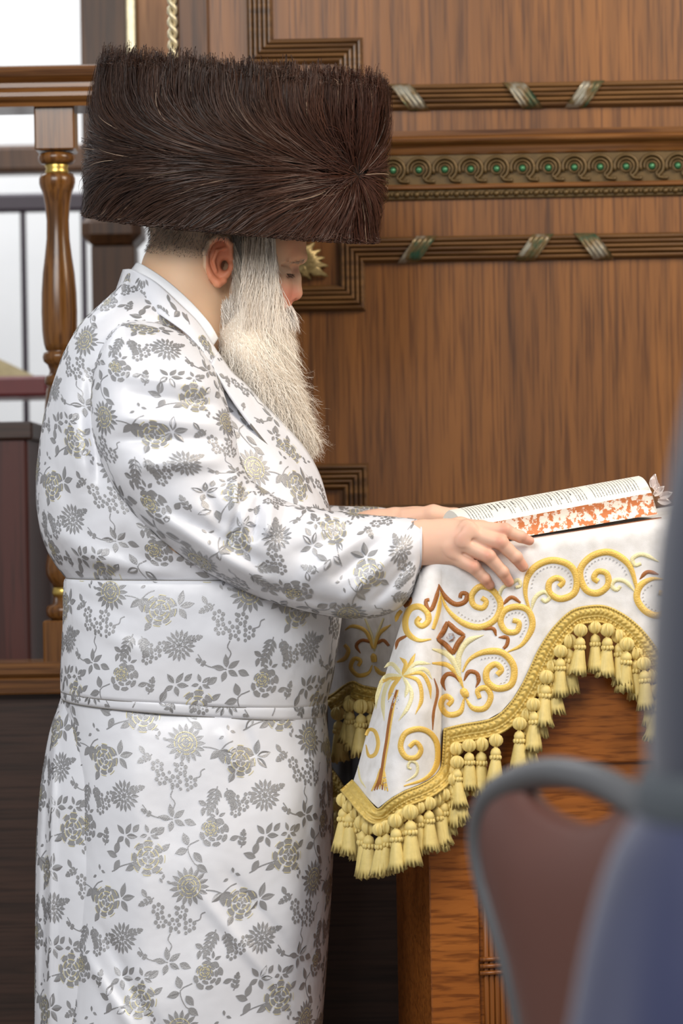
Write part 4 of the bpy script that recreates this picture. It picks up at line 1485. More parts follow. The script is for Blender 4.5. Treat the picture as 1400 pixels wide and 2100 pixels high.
def brocade(sheet, part, so_=0.0, to_=0.0, scale=S0, srange=None, cs_=(1.0, 0.0), lift=0.0008):
    """lay the woven repeat on a sheet; cs_ turns the repeat"""
    for g, mat, nm in ((0, 'brocade', 'woven_flowers'), (1, 'brocade_gold', 'woven_gold_lines')):
        V, Fc, nv = [], [], 0
        polys = MO.p[g]
        allp = np.vstack(polys); cnt = [len(q) for q in polys]
        s_a, s_b = (sheet.s0, sheet.smax) if srange is None else srange
        L_ = max(abs(s_a), abs(s_b), sheet.tmax) * 1.5
        nI = int(L_ / (TW * scale)) + 2
        for i in range(-nI, nI + 1):
            for j in range(-nI, nI + 1):
                x = (allp[:, 0] + i * TW) * scale; y = (allp[:, 1] + j * THT) * scale
                s = x * cs_[0] - y * cs_[1] + so_; t = x * cs_[1] + y * cs_[0] + to_
                if s.max() < s_a or s.min() > s_b or t.max() < 0 or t.min() > sheet.tmax: continue
                p, n, ok = sheet.look(s, t)
                ok &= (s > s_a) & (s < s_b)
                p = p + n * (lift if g == 0 else lift * 1.35)
                k = 0
                for c in cnt:
                    if ok[k:k + c].all():
                        V.append(p[k:k + c]); Fc.append(tuple(range(nv, nv + c))); nv += c
                    k += c
        if nv:
            o = obj(nm, np.concatenate(V), Fc, M[mat], part, smooth=False)
            tag(o, kind='stuff')


def fold_disp(px, py, folds):
    d = np.zeros_like(px)
    for x0, y0, x1, y1, wd, amp in folds:
        vx, vy = x1 - x0, y1 - y0
        L2 = vx * vx + vy * vy
        t = ((px - x0) * vx + (py - y0) * vy) / L2
        tc_ = np.clip(t, 0, 1)
        dist = np.hypot(px - x0 - tc_ * vx, py - y0 - tc_ * vy)
        d += amp * np.exp(-(dist / wd) ** 2) * np.clip(1.15 - np.abs(2 * tc_ - 1) ** 3, 0, 1)
    return d


def sm_rows(tab, n):
    a = np.array(tab, float)
    return spline(a, n) if len(a) > 2 else a


def ring_sheet(tab, nrow, ncol, folds=(), ex=2.3, tilt=None, wob=0.0, phi=(-math.pi, math.pi)):
    """tab rows: (py, left px, right px, half depth m)"""
    a = np.array(tab, float)
    ys = np.linspace(a[0, 0], a[-1, 0], nrow)
    q = spline(np.stack([a[:, 0], a[:, 1], a[:, 2], a[:, 3] * 1000], 1), 600)
    o = np.argsort(q[:, 0])
    lf, rt, bd = (np.interp(ys, q[o, 0], q[o, k]) for k in (1, 2, 3))
    bd = bd / 1000
    ph = np.linspace(phi[0], phi[1], ncol)
    sp = np.sign(np.sin(ph)) * np.abs(np.sin(ph)) ** (2 / ex); cp = np.sign(np.cos(ph)) * np.abs(np.cos(ph)) ** (2 / ex)
    cx, ha = (lf + rt) / 2, (rt - lf) / 2
    px = cx[:, None] + ha[:, None] * sp[None]
    py = np.repeat(ys[:, None], ncol, 1)
    if tilt is not None:
        py = py + tilt(px, py)
    Y = -bd[:, None] * cp[None]
    base = P(px, py, 0.0)
    base[..., 1] = Y
    dsp = fold_disp(px, py, folds) * np.clip(cp[None] * 3, 0, 1)
    if wob:
        dsp = dsp + wob * np.sin(px / 41 + py / 67) * np.sin(py / 83 - px / 120) * np.clip(cp[None] * 3, 0, 1)
    base[..., 1] -= dsp
    return base


def arm_sheet(tab, nrow, ncol, folds=(), ex=2.3, wob=0.0, flip=1.0):
    """tab rows: back px,py, front px,py, depth Y, half depth"""
    a = np.array(tab, float)
    k = a.copy(); k[:, 4:] *= 1000
    q = spline(k, nrow)
    Yc = q[:, 4] / 1000; hd = q[:, 5] / 1000
    ph = np.linspace(-math.pi, math.pi, ncol)
    sp = np.sign(np.sin(ph)) * np.abs(np.sin(ph)) ** (2 / ex); cp = np.sign(np.cos(ph)) * np.abs(np.cos(ph)) ** (2 / ex)
    px = (q[:, 0] + q[:, 2])[:, None] / 2 + (q[:, 2] - q[:, 0])[:, None] / 2 * sp[None]
    py = (q[:, 1] + q[:, 3])[:, None] / 2 + (q[:, 3] - q[:, 1])[:, None] / 2 * sp[None]
    base = P(px, py, np.repeat(Yc[:, None], ncol, 1))
    base[..., 1] = Yc[:, None] - hd[:, None] * cp[None]
    dsp = fold_disp(px, py, folds) * np.clip(cp[None] * 3, 0, 1)
    if wob:
        dsp = dsp + wob * np.sin(px / 29 + py / 47) * np.sin(py / 37 - px / 80) * np.clip(cp[None] * 3, 0, 1)
    base[..., 1] -= dsp
    return base


def sheet_obj(name, G, mat, parent, solid=0.0):
    o = obj(name, G.reshape(-1, 3), grid_faces(G.shape[0], G.shape[1]), mat, parent)
    if solid:
        md = o.modifiers.new('thick', 'SOLIDIFY'); md.thickness = solid; md.offset = -1
    return o


# ---- bodice
TORSO = [(572, 262, 285, .04), (590, 247, 318, .075), (620, 215, 350, .110), (660, 175, 388, .150), (700, 148, 420, .175), (745, 128, 450, .195), (790, 112, 488, .208), (824, 103, 518, .215), (860, 93, 552, .222), (906, 85, 598, .226), (940, 81, 624, .228),
         (985, 78, 650, .232), (1040, 79, 676, .235), (1090, 87, 688, .235), (1130, 101, 694, .230), (1160, 119, 697, .222), (1190, 142, 698, .212)]
TF = [(150, 790, 205, 1010, 22, .010), (205, 760, 225, 1000, 14, -.012), (110, 1080, 260, 1150, 20, .008), (150, 1130, 400, 1178, 16, .008), (260, 1080, 330, 1170, 20, -.008),
      (560, 930, 640, 1010, 18, .006), (120, 940, 190, 1080, 20, -.006)]
G = ring_sheet(TORSO, 130, 220, TF, 2.35, wob=0.004)
bod = sheet_obj('robe_bodice', G, M['satin'], man)
brocade(Sheet(G), bod, 0.03, -0.04)
# ---- skirt: hanging back panel, then the main panel
BACKP = [(1424, 128, 420, .150), (1455, 118, 430, .155), (1500, 103, 440, .160), (1560, 92, 440, .165), (1620, 84, 440, .17), (1700, 78, 440, .17), (1800, 75, 440, .175), (2000, 74, 440, .18), (2430, 70, 440, .20)]
G = ring_sheet(BACKP, 160, 160, [(110, 1500, 95, 2100, 9, -.012), (125, 1480, 120, 2100, 8, .012)], 2.1)
bk = sheet_obj('robe_back_panel', G, M['satin'], man)
brocade(Sheet(G), bk, 0.10, 0.02)
SKIRT = [(1408, 131, 672, .205), (1440, 132, 669, .208), (1480, 134, 670, .215), (1540, 137, 677, .222), (1620, 141, 682, .228), (1750, 142, 683, .235), (1900, 136, 675, .24), (2100, 118, 661, .245), (2430, 100, 640, .255)]
SF = [(165, 1500, 150, 2100, 10, .010), (185, 1560, 165, 2100, 9, -.008), (640, 1480, 655, 1800, 12, .006), (400, 1760, 660, 2080, 12, .006), (470, 1740, 680, 2010, 11, -.005), (180, 1900, 330, 2100, 12, .007), (220, 1850, 370, 2100, 12, -.006),
      (470, 1470, 500, 1560, 14, .006), (505, 1465, 535, 1540, 10, -.005), (600, 1600, 620, 2100, 30, .006), (300, 1500, 320, 2100, 40, .006)]
G = ring_sheet(SKIRT, 220, 240, SF, 2.45, wob=0.003)
sk = sheet_obj('robe_skirt', G, M['satin'], man)
brocade(Sheet(G), sk, -0.115, 0.068)
# ---- sash: broad wrap and the edge of the layer beneath it
lean_ = lambda px, py: np.clip((py - 1185) / 230, 0, 1) * (px - 130) / 540 * 29
SASH = [(1184, 138, 701, .216), (1192, 134, 704, .222), (1230, 133, 704, .226), (1300, 131, 694, .226), (1360, 128, 683, .224), (1408, 127, 671, .220), (1413, 128, 669, .216)]
G = ring_sheet(SASH, 60, 240, [(150, 1250, 330, 1330, 16, .004), (160, 1210, 300, 1260, 14, -.003), (420, 1290, 660, 1330, 30, .004)], 2.45, tilt=lean_, wob=0.0015)
sa = sheet_obj('sash', G, M['satin'], man, 0.0)
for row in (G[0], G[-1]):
    V, Fc = tube(row, 0.0009, 5, caps=False); obj('sash_gap_shadow', V, Fc, M['gap_shadow'], sa)  # thin dark tube standing in for the shadow in the sash gap
brocade(Sheet(G), sa, -0.03, 0.015)
SASH2 = [(1405, 130, 671, .212), (1412, 128, 672, .217), (1424, 128, 670, .216), (1429, 130, 668, .212)]
lean2 = lambda px, py: (px - 130) / 540 * (29 + 9 * np.clip((py - 1405) / 24, 0, 1))
G = ring_sheet(SASH2, 12, 240, (), 2.45, tilt=lean2)
s2 = sheet_obj('sash_under_layer', G, M['satin'], man)
V, Fc = tube(G[-1], 0.0009, 5, caps=False); obj('sash_gap_shadow', V, Fc, M['gap_shadow'], s2)  # dark tube as painted shadow under the lower layer's edge
brocade(Sheet(G), s2, 0.05, -0.09)

# ---- sleeves
ARM = [(268, 650, 340, 668, -.125, .030), (232, 678, 398, 700, -.150, .075), (205, 725, 435, 750, -.175, .095), (190, 790, 460, 810, -.195, .103), (188, 865, 478, 875, -.208, .106), (208, 945, 492, 935, -.214, .106), (252, 1025, 503, 966, -.216, .104),
       (325, 1102, 516, 985, -.216, .102), (415, 1168, 545, 1006, -.215, .100), (515, 1218, 592, 1030, -.214, .095), (620, 1252, 660, 1045, -.212, .088), (715, 1268, 732, 1054, -.21, .078), (785, 1262, 793, 1059, -.208, .068), (835, 1232, 838, 1063, -.206, .058), (861, 1164, 862, 1067, -.205, .046)]
AF = [(485, 965, 500, 1085, 13, .016), (505, 1000, 478, 1110, 9, -.014), (560, 1010, 552, 1100, 12, .014), (532, 1020, 522, 1110, 8, -.014), (590, 1035, 580, 1110, 9, -.010), (420, 1000, 470, 1090, 16, -.009),
      (240, 770, 470, 800, 16, .010), (260, 815, 470, 838, 14, -.009), (230, 860, 480, 872, 16, .009), (230, 905, 480, 905, 14, -.008), (260, 960, 480, 945, 18, .009), (330, 700, 470, 830, 20, .006),
      (300, 1040, 560, 1205, 16, .010), (360, 1040, 560, 1165, 14, -.010), (620, 1190, 770, 1075, 16, .011), (680, 1190, 790, 1100, 12, -.009), (700, 1235, 830, 1110, 15, .010), (600, 1140, 720, 1080, 14, -.006), (760, 1240, 850, 1140, 10, -.006), (500, 1190, 740, 1252, 12, -.006)]
G = arm_sheet(ARM, 190, 150, AF, 2.2, wob=0.003)
sl = sheet_obj('robe_sleeve', G, M['satin'], man)
brocade(Sheet(G), sl, 0.02, 0.03)
V, Fc = tube(G[-1], 0.0016, 6, caps=False); obj('cuff_edge', V, Fc, M['satin'], sl)
low = G[60:, 0]
V, Fc = tube(low, 0.0022, 6); obj('sleeve_seam', V, Fc, M['satin'], sl)
# far sleeve: same cut, mirrored, reaching a little less far
AR2 = []
for bx, by, fx, fy, yc, hd in ARM:
    k = np.clip((bx - 200) / 660, 0, 1)
    AR2.append((bx - 62 * k + 30 * (1 - k), by - 4, fx - 66 * k + 20 * (1 - k), fy - 24 * k + 10 * (1 - k), -yc * (0.95), hd * 0.9))
G = arm_sheet(AR2, 120, 110, (), 2.2, wob=0.003)
s3 = sheet_obj('robe_sleeve', G, M['satin'], man)
brocade(Sheet(G), s3, 0.05, 0.0)


# ---- collar, lapels, shirt collar: strips between two edges given as (px, py, Y)
def strip(name, outer, inner, mat, rows=60, colsn=12, puff=0.004, thick=0.0025, pattern=None, parent=man):
    a, c = spline(outer, rows), spline(inner, rows)
    t = np.linspace(0, 1, colsn)
    px = a[:, None, 0] * (1 - t) + c[:, None, 0] * t; py = a[:, None, 1] * (1 - t) + c[:, None, 1] * t
    Y = a[:, None, 2] * (1 - t) + c[:, None, 2] * t - puff * np.sin(math.pi * t)[None]
    G = P(px, py, Y)
    o = sheet_obj(name, G, M[mat], parent)
    md = o.modifiers.new('thick', 'SOLIDIFY'); md.thickness = thick; md.offset = 0
    if pattern:
        brocade(Sheet(G), o, *pattern, lift=0.0008 + thick / 2)
    return G


strip('robe_collar', [(236, 603, .02), (258, 609, -.05), (283, 617, -.095), (339, 653, -.145), (381, 683, -.163), (411, 716, -.172), (431, 749, -.176), (454, 785, -.174), (485, 835, -.166)],
      [(253, 553, .02), (268, 552, -.04), (282, 557, -.075), (322, 581, -.102), (371, 627, -.118), (404, 660, -.124), (437, 709, -.128), (470, 760, -.13), (500, 790, -.125)], 'satin', pattern=(0.02, 0.03))
strip('robe_lapel', [(431, 749, -.180), (454, 785, -.180), (477, 822, -.178), (513, 872, -.170), (555, 924, -.150), (600, 970, -.120), (640, 1010, -.088), (668, 1046, -.055)],
      [(446, 722, -.130), (474, 762, -.126), (505, 790, -.118), (540, 828, -.104), (580, 868, -.085), (626, 922, -.060), (655, 975, -.045), (674, 1042, -.03)], 'satin', puff=0.008, pattern=(-0.05, 0.01))
strip('lapel_shadow_edge', [(512, 872, -.172), (555, 926, -.151), (600, 972, -.121), (640, 1012, -.089), (669, 1050, -.056)], [(514, 868, -.172), (558, 922, -.151), (603, 968, -.121), (643, 1008, -.089), (671, 1046, -.056)], 'gap_shadow', puff=0, thick=0.001)
M['shirt'] = plain('shirt_cotton', L(238, 240, 244), 0.7, vary=0.02)
strip('shirt_collar', [(268, 556, .03), (282, 560, -.06), (322, 585, -.094), (371, 631, -.108), (404, 664, -.114), (424, 694, -.116), (434, 712, -.108)],
      [(280, 540, .03), (290, 542, -.05), (339, 574, -.088), (388, 617, -.101), (424, 657, -.107), (438, 678, -.106), (446, 694, -.096)], 'shirt', puff=0.003)

# ---- body: head, neck, trunk, arms and hands
H = SDF((262, 290, -132), (646, 770, 132), 2.4)
H.u(H.ell((455, 440, 0), (152, 142, 95)), 5)
H.u(H.ell((542, 500, 0), (86, 66, 78)), 20)
H.chain([(416, 500, 0), (390, 565, 0), (376, 640, 0), (368, 720, 0)], [93, 97, 104, 118], 22)
H.u(H.ell((525, 585, 0), (78, 110, 74)), 25)
H.u(H.ell((548, 690, 0), (50, 62, 52)), 25)                # jaw and chin
H.u(H.cone((600, 524, 30), (618, 528, 10), 15, 12, sym=True), 14)   # brow
H.u(H.ell((560, 596, 40), (34, 36, 30), sym=True), 16)     # cheek
H.chain([(598, 545, 0), (603, 570, 0), (604, 600, 0)], [12, 13, 16.5], 9)   # nose
H.u(H.ell((591, 608, 13), (15, 13, 10), sym=True), 5)     # nostril wings
H.cut(H.ell((601, 618, 9), (9, 5.5, 5), sym=True), 2.5)
H.cut(H.cone((580, 594, 26), (578, 616, 28), 2.5, 2.5, sym=True), 6)
H.u(H.ell((580, 655, 0), (24, 28, 36)), 12)                # upper lip
H.cut(H.ell((604, 560, 33), (15, 14, 17), sym=True), 9)    # eye socket
H.u(H.ell((582, 561, 33), (17, 16, 17), sym=True), 4)      # lowered lid
H.cut(H.cone((590, 566, 50), (601, 572, 34), 1.6, 1.6, sym=True), 2)
H.cut(H.cone((566, 548, 54), (598, 545, 44), 2.0, 2.0, sym=True), 6)
# ear
ez = 100
H.u(H.ell((456, 542, ez), (29, 44, 9), sym=True), 6)
H.cut(H.ell((460, 545, ez + 10), (19, 30, 10), sym=True), 4)
H.cut(H.ell((464, 552, ez + 4), (9, 13, 14), sym=True), 4)
H.chain([(478, 528, ez + 3), (477, 512, ez + 8), (466, 500, ez + 11), (450, 498, ez + 12), (436, 508, ez + 12), (427, 528, ez + 11), (428, 554, ez + 10), (438, 576, ez + 8), (451, 590, ez + 5), (463, 584, ez + 2)], [5, 5.5, 6, 6.5, 6.5, 6.5, 6.5, 7, 9, 7], 3, sym=True)
H.chain([(466, 518, ez + 6), (450, 524, ez + 8), (442, 545, ez + 8), (448, 566, ez + 6)], [3, 3.8, 3.8, 3], 2.5, sym=True)
H.u(H.ell((478, 556, ez + 4), (6, 9, 6), sym=True), 4)
Vh, Fh = H.mesh()
Vhw = P(Vh[:, 0], Vh[:, 1], 0.0); Vhw[:, 1] = Vh[:, 2] * S0

YH = -0.222
A = SDF((770, 1030, -62), (1106, 1222, 74), 1.7)
A.u(A.ell((840, 1112, 0), (80, 44, 34)), 6)
for a_, b_, ra, rb in (((870, 1092, 4), (955, 1086, -12), 27, 20), ((870, 1104, -2), (958, 1094, -20), 28, 20), ((870, 1122, -2), (944, 1114, -20), 30, 20), ((870, 1132, 2), (926, 1138, -12), 27, 19)):
    A.u(A.cone(a_, b_, ra, rb), 10)
A.u(A.ell((915, 1112, 2), (56, 46, 26)), 12)
for pts, rs in (([(955, 1084, -12), (1034, 1088, -22), (1066, 1101, -14), (1085, 1109, -8)], [19, 14.5, 12, 9.5]),
                ([(958, 1093, -20), (1025, 1113, -36), (1056, 1143, -28), (1071, 1162, -18)], [19, 15, 13, 11]),
                ([(945, 1113, -22), (1000, 1141, -38), (1029, 1173, -28), (1042, 1193, -18)], [18.5, 14.5, 12.5, 10.5]),
                ([(926, 1137, -14), (971, 1164, -30), (993, 1187, -24), (1003, 1199, -16)], [18, 13.5, 11.5, 10])):
    tmp = SDF((770, 1030, -62), (1106, 1222, 74), 1.7)
    tmp.chain(pts, rs, 3)
    for k in (1, 2):                                        # knuckles
        tmp.u(tmp.ell((pts[k][0], pts[k][1] - 2, pts[k][2] - 2), (rs[k] * 0.95, rs[k] * 0.92, rs[k] * 0.98)), 4)
    A.u(tmp.f, 5)
A.chain([(890, 1090, 20), (945, 1078, 44), (990, 1082, 52), (1020, 1086, 54)], [22, 17, 14, 11], 8)   # thumb
for q in ((955, 1078, -32), (962, 1088, -40), (945, 1107, -41), (927, 1130, -32)):
    A.u(A.ell(q, (11, 10, 3.5)), 14)
Va, Fa = A.mesh()
sH = (CD + YH) / F
Vaw = P(Va[:, 0], Va[:, 1], YH); Vaw[:, 1] = YH + Va[:, 2] * sH
YF = 0.13
Vfw = P(Va[:, 0] - 58, Va[:, 1] - 25, YF); Vfw[:, 1] = YF - Va[:, 2] * sH
Ff = Fa[:, ::-1]
# trunk, arms and legs inside the clothes
Tk = SDF((60, 600, -330), (900, 2480, 330), 14)
Tk.chain([(370, 690, 0), (330, 800, 0), (360, 1080, 0), (400, 1400, 0)], [80, 150, 190, 170], 40)
for sg in (-1, 1):
    Tk.chain([(320, 780, 190 * sg), (400, 1080, 270 * sg), (780, 1120, 262 * sg)], [70, 52, 34], 30)
    Tk.chain([(400, 1450, 90 * sg), (390, 1950, 90 * sg), (380, 2400, 90 * sg)], [120, 80, 55], 30)
Vt, Ft = Tk.mesh()
Vtw = P(Vt[:, 0], Vt[:, 1], 0.0); Vtw[:, 1] = Vt[:, 2] * S0
allV = np.concatenate([Vhw, Vaw, Vfw, Vtw])
nh, na = len(Vhw), len(Vaw)
allF = np.concatenate([Fh, Fa + nh, Ff + nh + na, Ft + nh + 2 * na])
spx, spy = to_px(allV)
near = allV[:, 1] < 0.02
skin = np.tile(np.array(L(224, 186, 152)), (len(allV), 1))


def blush_shade(pts, rad, c, k, mask):  # skin redness, and dark shade painted into hollows and creases
    c = np.array(L(*c))
    for x, y in pts:
        f = np.exp(-((spx - x) ** 2 + (spy - y) ** 2) / rad ** 2) * k * mask
        skin[:] = skin * (1 - f[:, None]) + c * f[:, None]


face_m = (np.arange(len(allV)) < nh).astype(float)
hand_m = ((np.arange(len(allV)) >= nh) & (np.arange(len(allV)) < nh + 2 * na)).astype(float)
skin[hand_m > 0] = L(228, 186, 162)
ear_m = face_m * (np.abs(allV[:, 1]) > 0.066) * (np.hypot((spx - 455) / 34, (spy - 540) / 54) < 1.0)
blush_shade([(452, 505), (432, 530), (436, 560), (455, 578), (465, 520), (470, 550)], 26, (214, 122, 84), 0.7, ear_m)
blush_shade([(461, 545)], 13, (140, 78, 54), 0.8, face_m * (allV[:, 1] < -0.06))  # shade of the ear hollow put into the skin colour
blush_shade([(600, 605), (592, 612)], 24, (214, 126, 104), 0.65, face_m)
blush_shade([(610, 520), (600, 500)], 30, (220, 150, 110), 0.6, face_m)
blush_shade([(575, 590)], 26, (214, 146, 124), 0.5, face_m)
blush_shade([(592, 567)], 5, (110, 70, 58), 0.7, face_m * near)
blush_shade([(606, 552)], 9, (150, 86, 66), 0.6, face_m)  # shade painted into the crease beside the nose bridge
blush_shade([(1034, 1084), (1025, 1110), (1000, 1138), (971, 1160)], 13, (214, 140, 118), 0.6, hand_m)
blush_shade([(1085, 1108), (1070, 1162), (1042, 1194), (1002, 1200)], 18, (218, 142, 118), 0.6, hand_m)
blush_shade([(956, 1080), (945, 1108), (926, 1132), (940, 1100)], 14, (218, 162, 142), 0.35, hand_m)
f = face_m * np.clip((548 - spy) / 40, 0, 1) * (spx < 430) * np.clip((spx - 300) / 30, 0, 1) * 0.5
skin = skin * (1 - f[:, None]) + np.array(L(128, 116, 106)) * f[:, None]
M['skin'] = attr_mat('skin', rough=0.5, spec=0.35, sss=0.25)
body = obj('body', allV, allF, M['skin'], man, attrs={'col': skin})
nrm_all = np.empty(len(allV) * 3, np.float32)
body.data.vertices.foreach_get('normal', nrm_all)
nrm_all = nrm_all.reshape(-1, 3)
cent = Vhw.mean(0)
if ((Vhw - cent) * nrm_all[:nh]).sum(1).mean() < 0:
    body.data.flip_normals(); nrm_all = -nrm_all
M['nail'] = plain('nail', L(232, 190, 172), 0.25, spec=0.6)
# shoes under the hem
M['shoe'] = plain('shoe_leather', L(24, 22, 22), 0.3, vary=0.1)
for sg in (-1, 1):
    c = P(400, 2480, 0); V = []
    for i in range(13):
        t = i / 12
        w_ = 0.045 * math.sin(math.pi * (0.08 + 0.86 * t)) ** 0.5
        hgt = 0.09 * (1 - t) ** 1.5 + 0.035
        for j in range(12):
            a = j / 12 * 2 * math.pi
            V.append((c[0] - 0.09 + 0.29 * t, sg * 0.09 + w_ * math.cos(a), 0.001 + hgt * (0.5 + 0.5 * math.sin(a))))
    Fc = [tuple(f) for f in grid_faces(13, 12, True)] + [tuple(range(12)), tuple(range(144, 156))]
    MB().add(V, Fc).build('shoe', M['shoe'], man, smooth=True)

# ---- beard, sidelocks, moustache, nape hair
M['hair'] = attr_mat('white_hair', rough=0.5, spec=0.35, sheen=0.1)
BEARD = [(590, 522, 556, .046), (620, 502, 562, .056), (650, 474, 568, .066), (690, 446, 572, .078), (735, 454, 580, .090), (780, 486, 598, .088), (820, 524, 614, .072), (860, 568, 624, .048), (890, 606, 628, .022), (905, 619, 629, .010)]
Gb = ring_sheet(BEARD, 80, 90, (), 2.1)
Gb[..., 1] -= 0.022 * np.sin(np.linspace(0, math.pi, 80))[:, None]
bo = obj('beard', Gb.reshape(-1, 3), grid_faces(80, 90), plain('beard_base', L(226, 214, 198), 0.9, vary=0.1, vscale=120), man)
TIP = P(624, 915, 0)


def hair_mesh(name, roots, dirs, length, nrm, width, colr, S=9, wave=0.002, freq=2.5, lift=0.004, parent=man, grav=0.0, tip=None):
    N = len(roots)
    t = np.linspace(0, 1, S)
    length = np.broadcast_to(length, (N,))
    pts = roots[:, None] + dirs[:, None] * (t[None, :, None] * length[:, None, None])
    pts += nrm[:, None] * (lift * np.sin(t * math.pi * 0.6))[None, :, None]
    pts[..., 2] -= grav * (t ** 2)[None] * length[:, None]
    ph = rng.uniform(0, 6.28, N)[:, None]; fr = rng.uniform(0.6, 1.4, N)[:, None] * freq
    am = (rng.uniform(0.3, 1.2, N) * wave)[:, None] * np.linspace(0.1, 1, S)[None]
    sidev = np.cross(dirs, nrm); sidev /= np.linalg.norm(sidev, axis=1, keepdims=True) + 1e-9
    pts += sidev[:, None] * (am * np.sin(fr * t[None] * 6.28 + ph))[..., None] + nrm[:, None] * (am * 0.6 * np.cos(fr * t[None] * 6.28 * 0.9 + ph))[..., None]
    wd = width * np.clip(1.15 - t ** 3, 0.15, 1)
    V, Fc = strands(pts, np.repeat(nrm[:, None], S, 1), wd[None], rng.normal(0, 0.6, N))
    if tip is None:
        c = np.repeat(colr, S * 2, 0)
    else:
        k_ = (np.repeat(t, 2) ** 0.8)[None, :, None]
        c = (colr[:, None] * (1 - k_) + tip[:, None] * k_).reshape(-1, 3)
    o = obj(name, V, Fc, M['hair'], parent, attrs={'col': c})
    return tag(o, kind='stuff')


def norm(v): return v / (np.linalg.norm(v, axis=-1, keepdims=True) + 1e-9)


def mixcol(N, a, b_, p=1.0):
    k = rng.uniform(0, 1, (N, 1)) ** p
    return np.array(L(*a)) * (1 - k) + np.array(L(*b_)) * k


# beard strands on the base form
n = 28000
ri = np.where(np.arange(n) < 7000, rng.integers(6, 42, n), (rng.uniform(0, 1, n) ** 1.35 * 78).astype(int)); ci = rng.integers(12, 78, n)
gn = norm(np.cross(np.gradient(Gb, axis=1), np.gradient(Gb, axis=0)))
cen = Gb.mean(1, keepdims=True)
gn *= np.sign(((Gb - cen) * gn).sum(2, keepdims=True))
roots = Gb[ri, ci] + rng.normal(0, 0.002, (n, 3)); nn = gn[ri, ci]
tv = TIP - roots
dist = np.linalg.norm(tv, axis=1)
d = norm(norm(tv) * 0.75 + np.array([0.05, 0, -0.45]) + nn * 0.08 + rng.normal(0, 0.17, (n, 3)))
ln = np.minimum(rng.uniform(0.03, 0.085, n), dist * 1.05 + 0.012)
hair_mesh('beard_strands', roots, d, ln, nn, 0.0007, mixcol(n, (226, 210, 190), (255, 250, 240), 0.6), 15, 0.0034, 3.6, 0.005, bo)
# loose curls round the tip and front
n = 1000
ri = rng.integers(38, 79, n); ci = rng.integers(40, 76, n)
roots = Gb[ri, ci]; nn = gn[ri, ci]
d = norm(norm(TIP - roots) * 0.5 + np.array([0.25, 0, -0.35]) + nn * 0.35 + rng.normal(0, 0.3, (n, 3)))
hair_mesh('loose_curls', roots, d, rng.uniform(0.02, 0.05, n), nn, 0.00045, mixcol(n, (216, 200, 180), (250, 244, 235)), 16, 0.0055, 2.6, 0.004, bo)


# strands rooted on the head
def head_roots(cond, n):
    idx = np.where(cond)[0]
    pick = rng.choice(idx, n)
    return allV[pick] + rng.normal(0, 0.0012, (n, 3)), nrm_all[pick]


hx, hy = spx[:nh], spy[:nh]
nearh = Vhw[:, 1] < -0.005
# cheek and sideburn growth
cond = nearh & (hx > 452) & (hx < 572) & (hy > 575 + 0.9 * np.clip(500 - hx, 0, 60)) & (hy < 705)
roots, nn = head_roots(cond, 5200)
d = norm(np.tile([0.12, 0, -1.0], (len(roots), 1)) + nn * 0.1 + rng.normal(0, 0.12, roots.shape))
hair_mesh('cheek_beard', roots, d, rng.uniform(0.02, 0.085, len(roots)), nn, 0.0007, mixcol(len(roots), (206, 190, 172), (252, 246, 238), 0.6), 11, 0.0025, 2.6, 0.006, bo)
cond = nearh & (hx > 478) & (hx < 545) & (hy > 470) & (hy < 575)
roots, nn = head_roots(cond, 3600)
d = norm(np.tile([0.10, -0.02, -1.0], (len(roots), 1)) + rng.normal(0, 0.10, roots.shape))
hair_mesh('sideburn', roots, d, rng.uniform(0.03, 0.07, len(roots)), nn, 0.0006, np.where(rng.uniform(0, 1, (len(roots), 1)) < 0.3, np.array(L(236, 222, 204)), mixcol(len(roots), (104, 86, 66), (176, 154, 130), 1.0)), 9, 0.0022, 2.0, 0.006, tip=mixcol(len(roots), (216, 204, 188), (250, 244, 234)))
# long straight sidelock falling before the ear to the beard
n = 800
u_ = rng.uniform(0, 1, n)
roots = P(496 + 68 * u_ ** 0.6, 488 + rng.uniform(-8, 14, n), -0.066 - 0.012 * rng.uniform(0, 1, n) - 0.014 * (1 - u_))
tgt = P(496 + 76 * u_ + rng.normal(0, 7, n), 690 + rng.uniform(-60, 110, n), -0.090 - 0.010 * rng.uniform(0, 1, n) + 0.020 * u_)
k = np.clip((rng.uniform(0, 1, (n, 1)) * 0.6 + u_[:, None] * 0.6), 0, 1)
colr = np.array(L(184, 156, 124)) * (1 - k) + np.array(L(255, 246, 232)) * k
colr = np.where(rng.uniform(0, 1, (n, 1)) < 0.18, np.array(L(120, 98, 76)), colr)
tv = tgt - roots
hair_mesh('sidelock', roots, norm(tv), np.linalg.norm(tv, axis=1) * rng.uniform(0.7, 1.1, n), np.tile([0, -1.0, 0], (n, 1)), 0.0006, colr, 14, 0.0050, 2.4, 0.004, tip=mixcol(n, (236, 222, 204), (255, 250, 242)))
# moustache
n = 900
sg = np.where(rng.uniform(0, 1, n) < 0.75, -1.0, 1.0)
roots = P(578 + rng.uniform(0, 22, n), 628 + rng.uniform(0, 20, n), 0.0); roots[:, 1] = sg * rng.uniform(0.001, 0.026, n)
d = norm(np.stack([rng.uniform(-0.25, 0.35, n), sg * 0.35, -np.ones(n)], 1) + rng.normal(0, 0.15, (n, 3)))
hair_mesh('moustache', roots, d, rng.uniform(0.018, 0.036, n), np.stack([np.full(n, 0.6), sg * 0.8, np.zeros(n)], 1), 0.0009, mixcol(n, (176, 160, 146), (248, 244, 238), 0.6), 8, 0.0015, 1.5, 0.004)
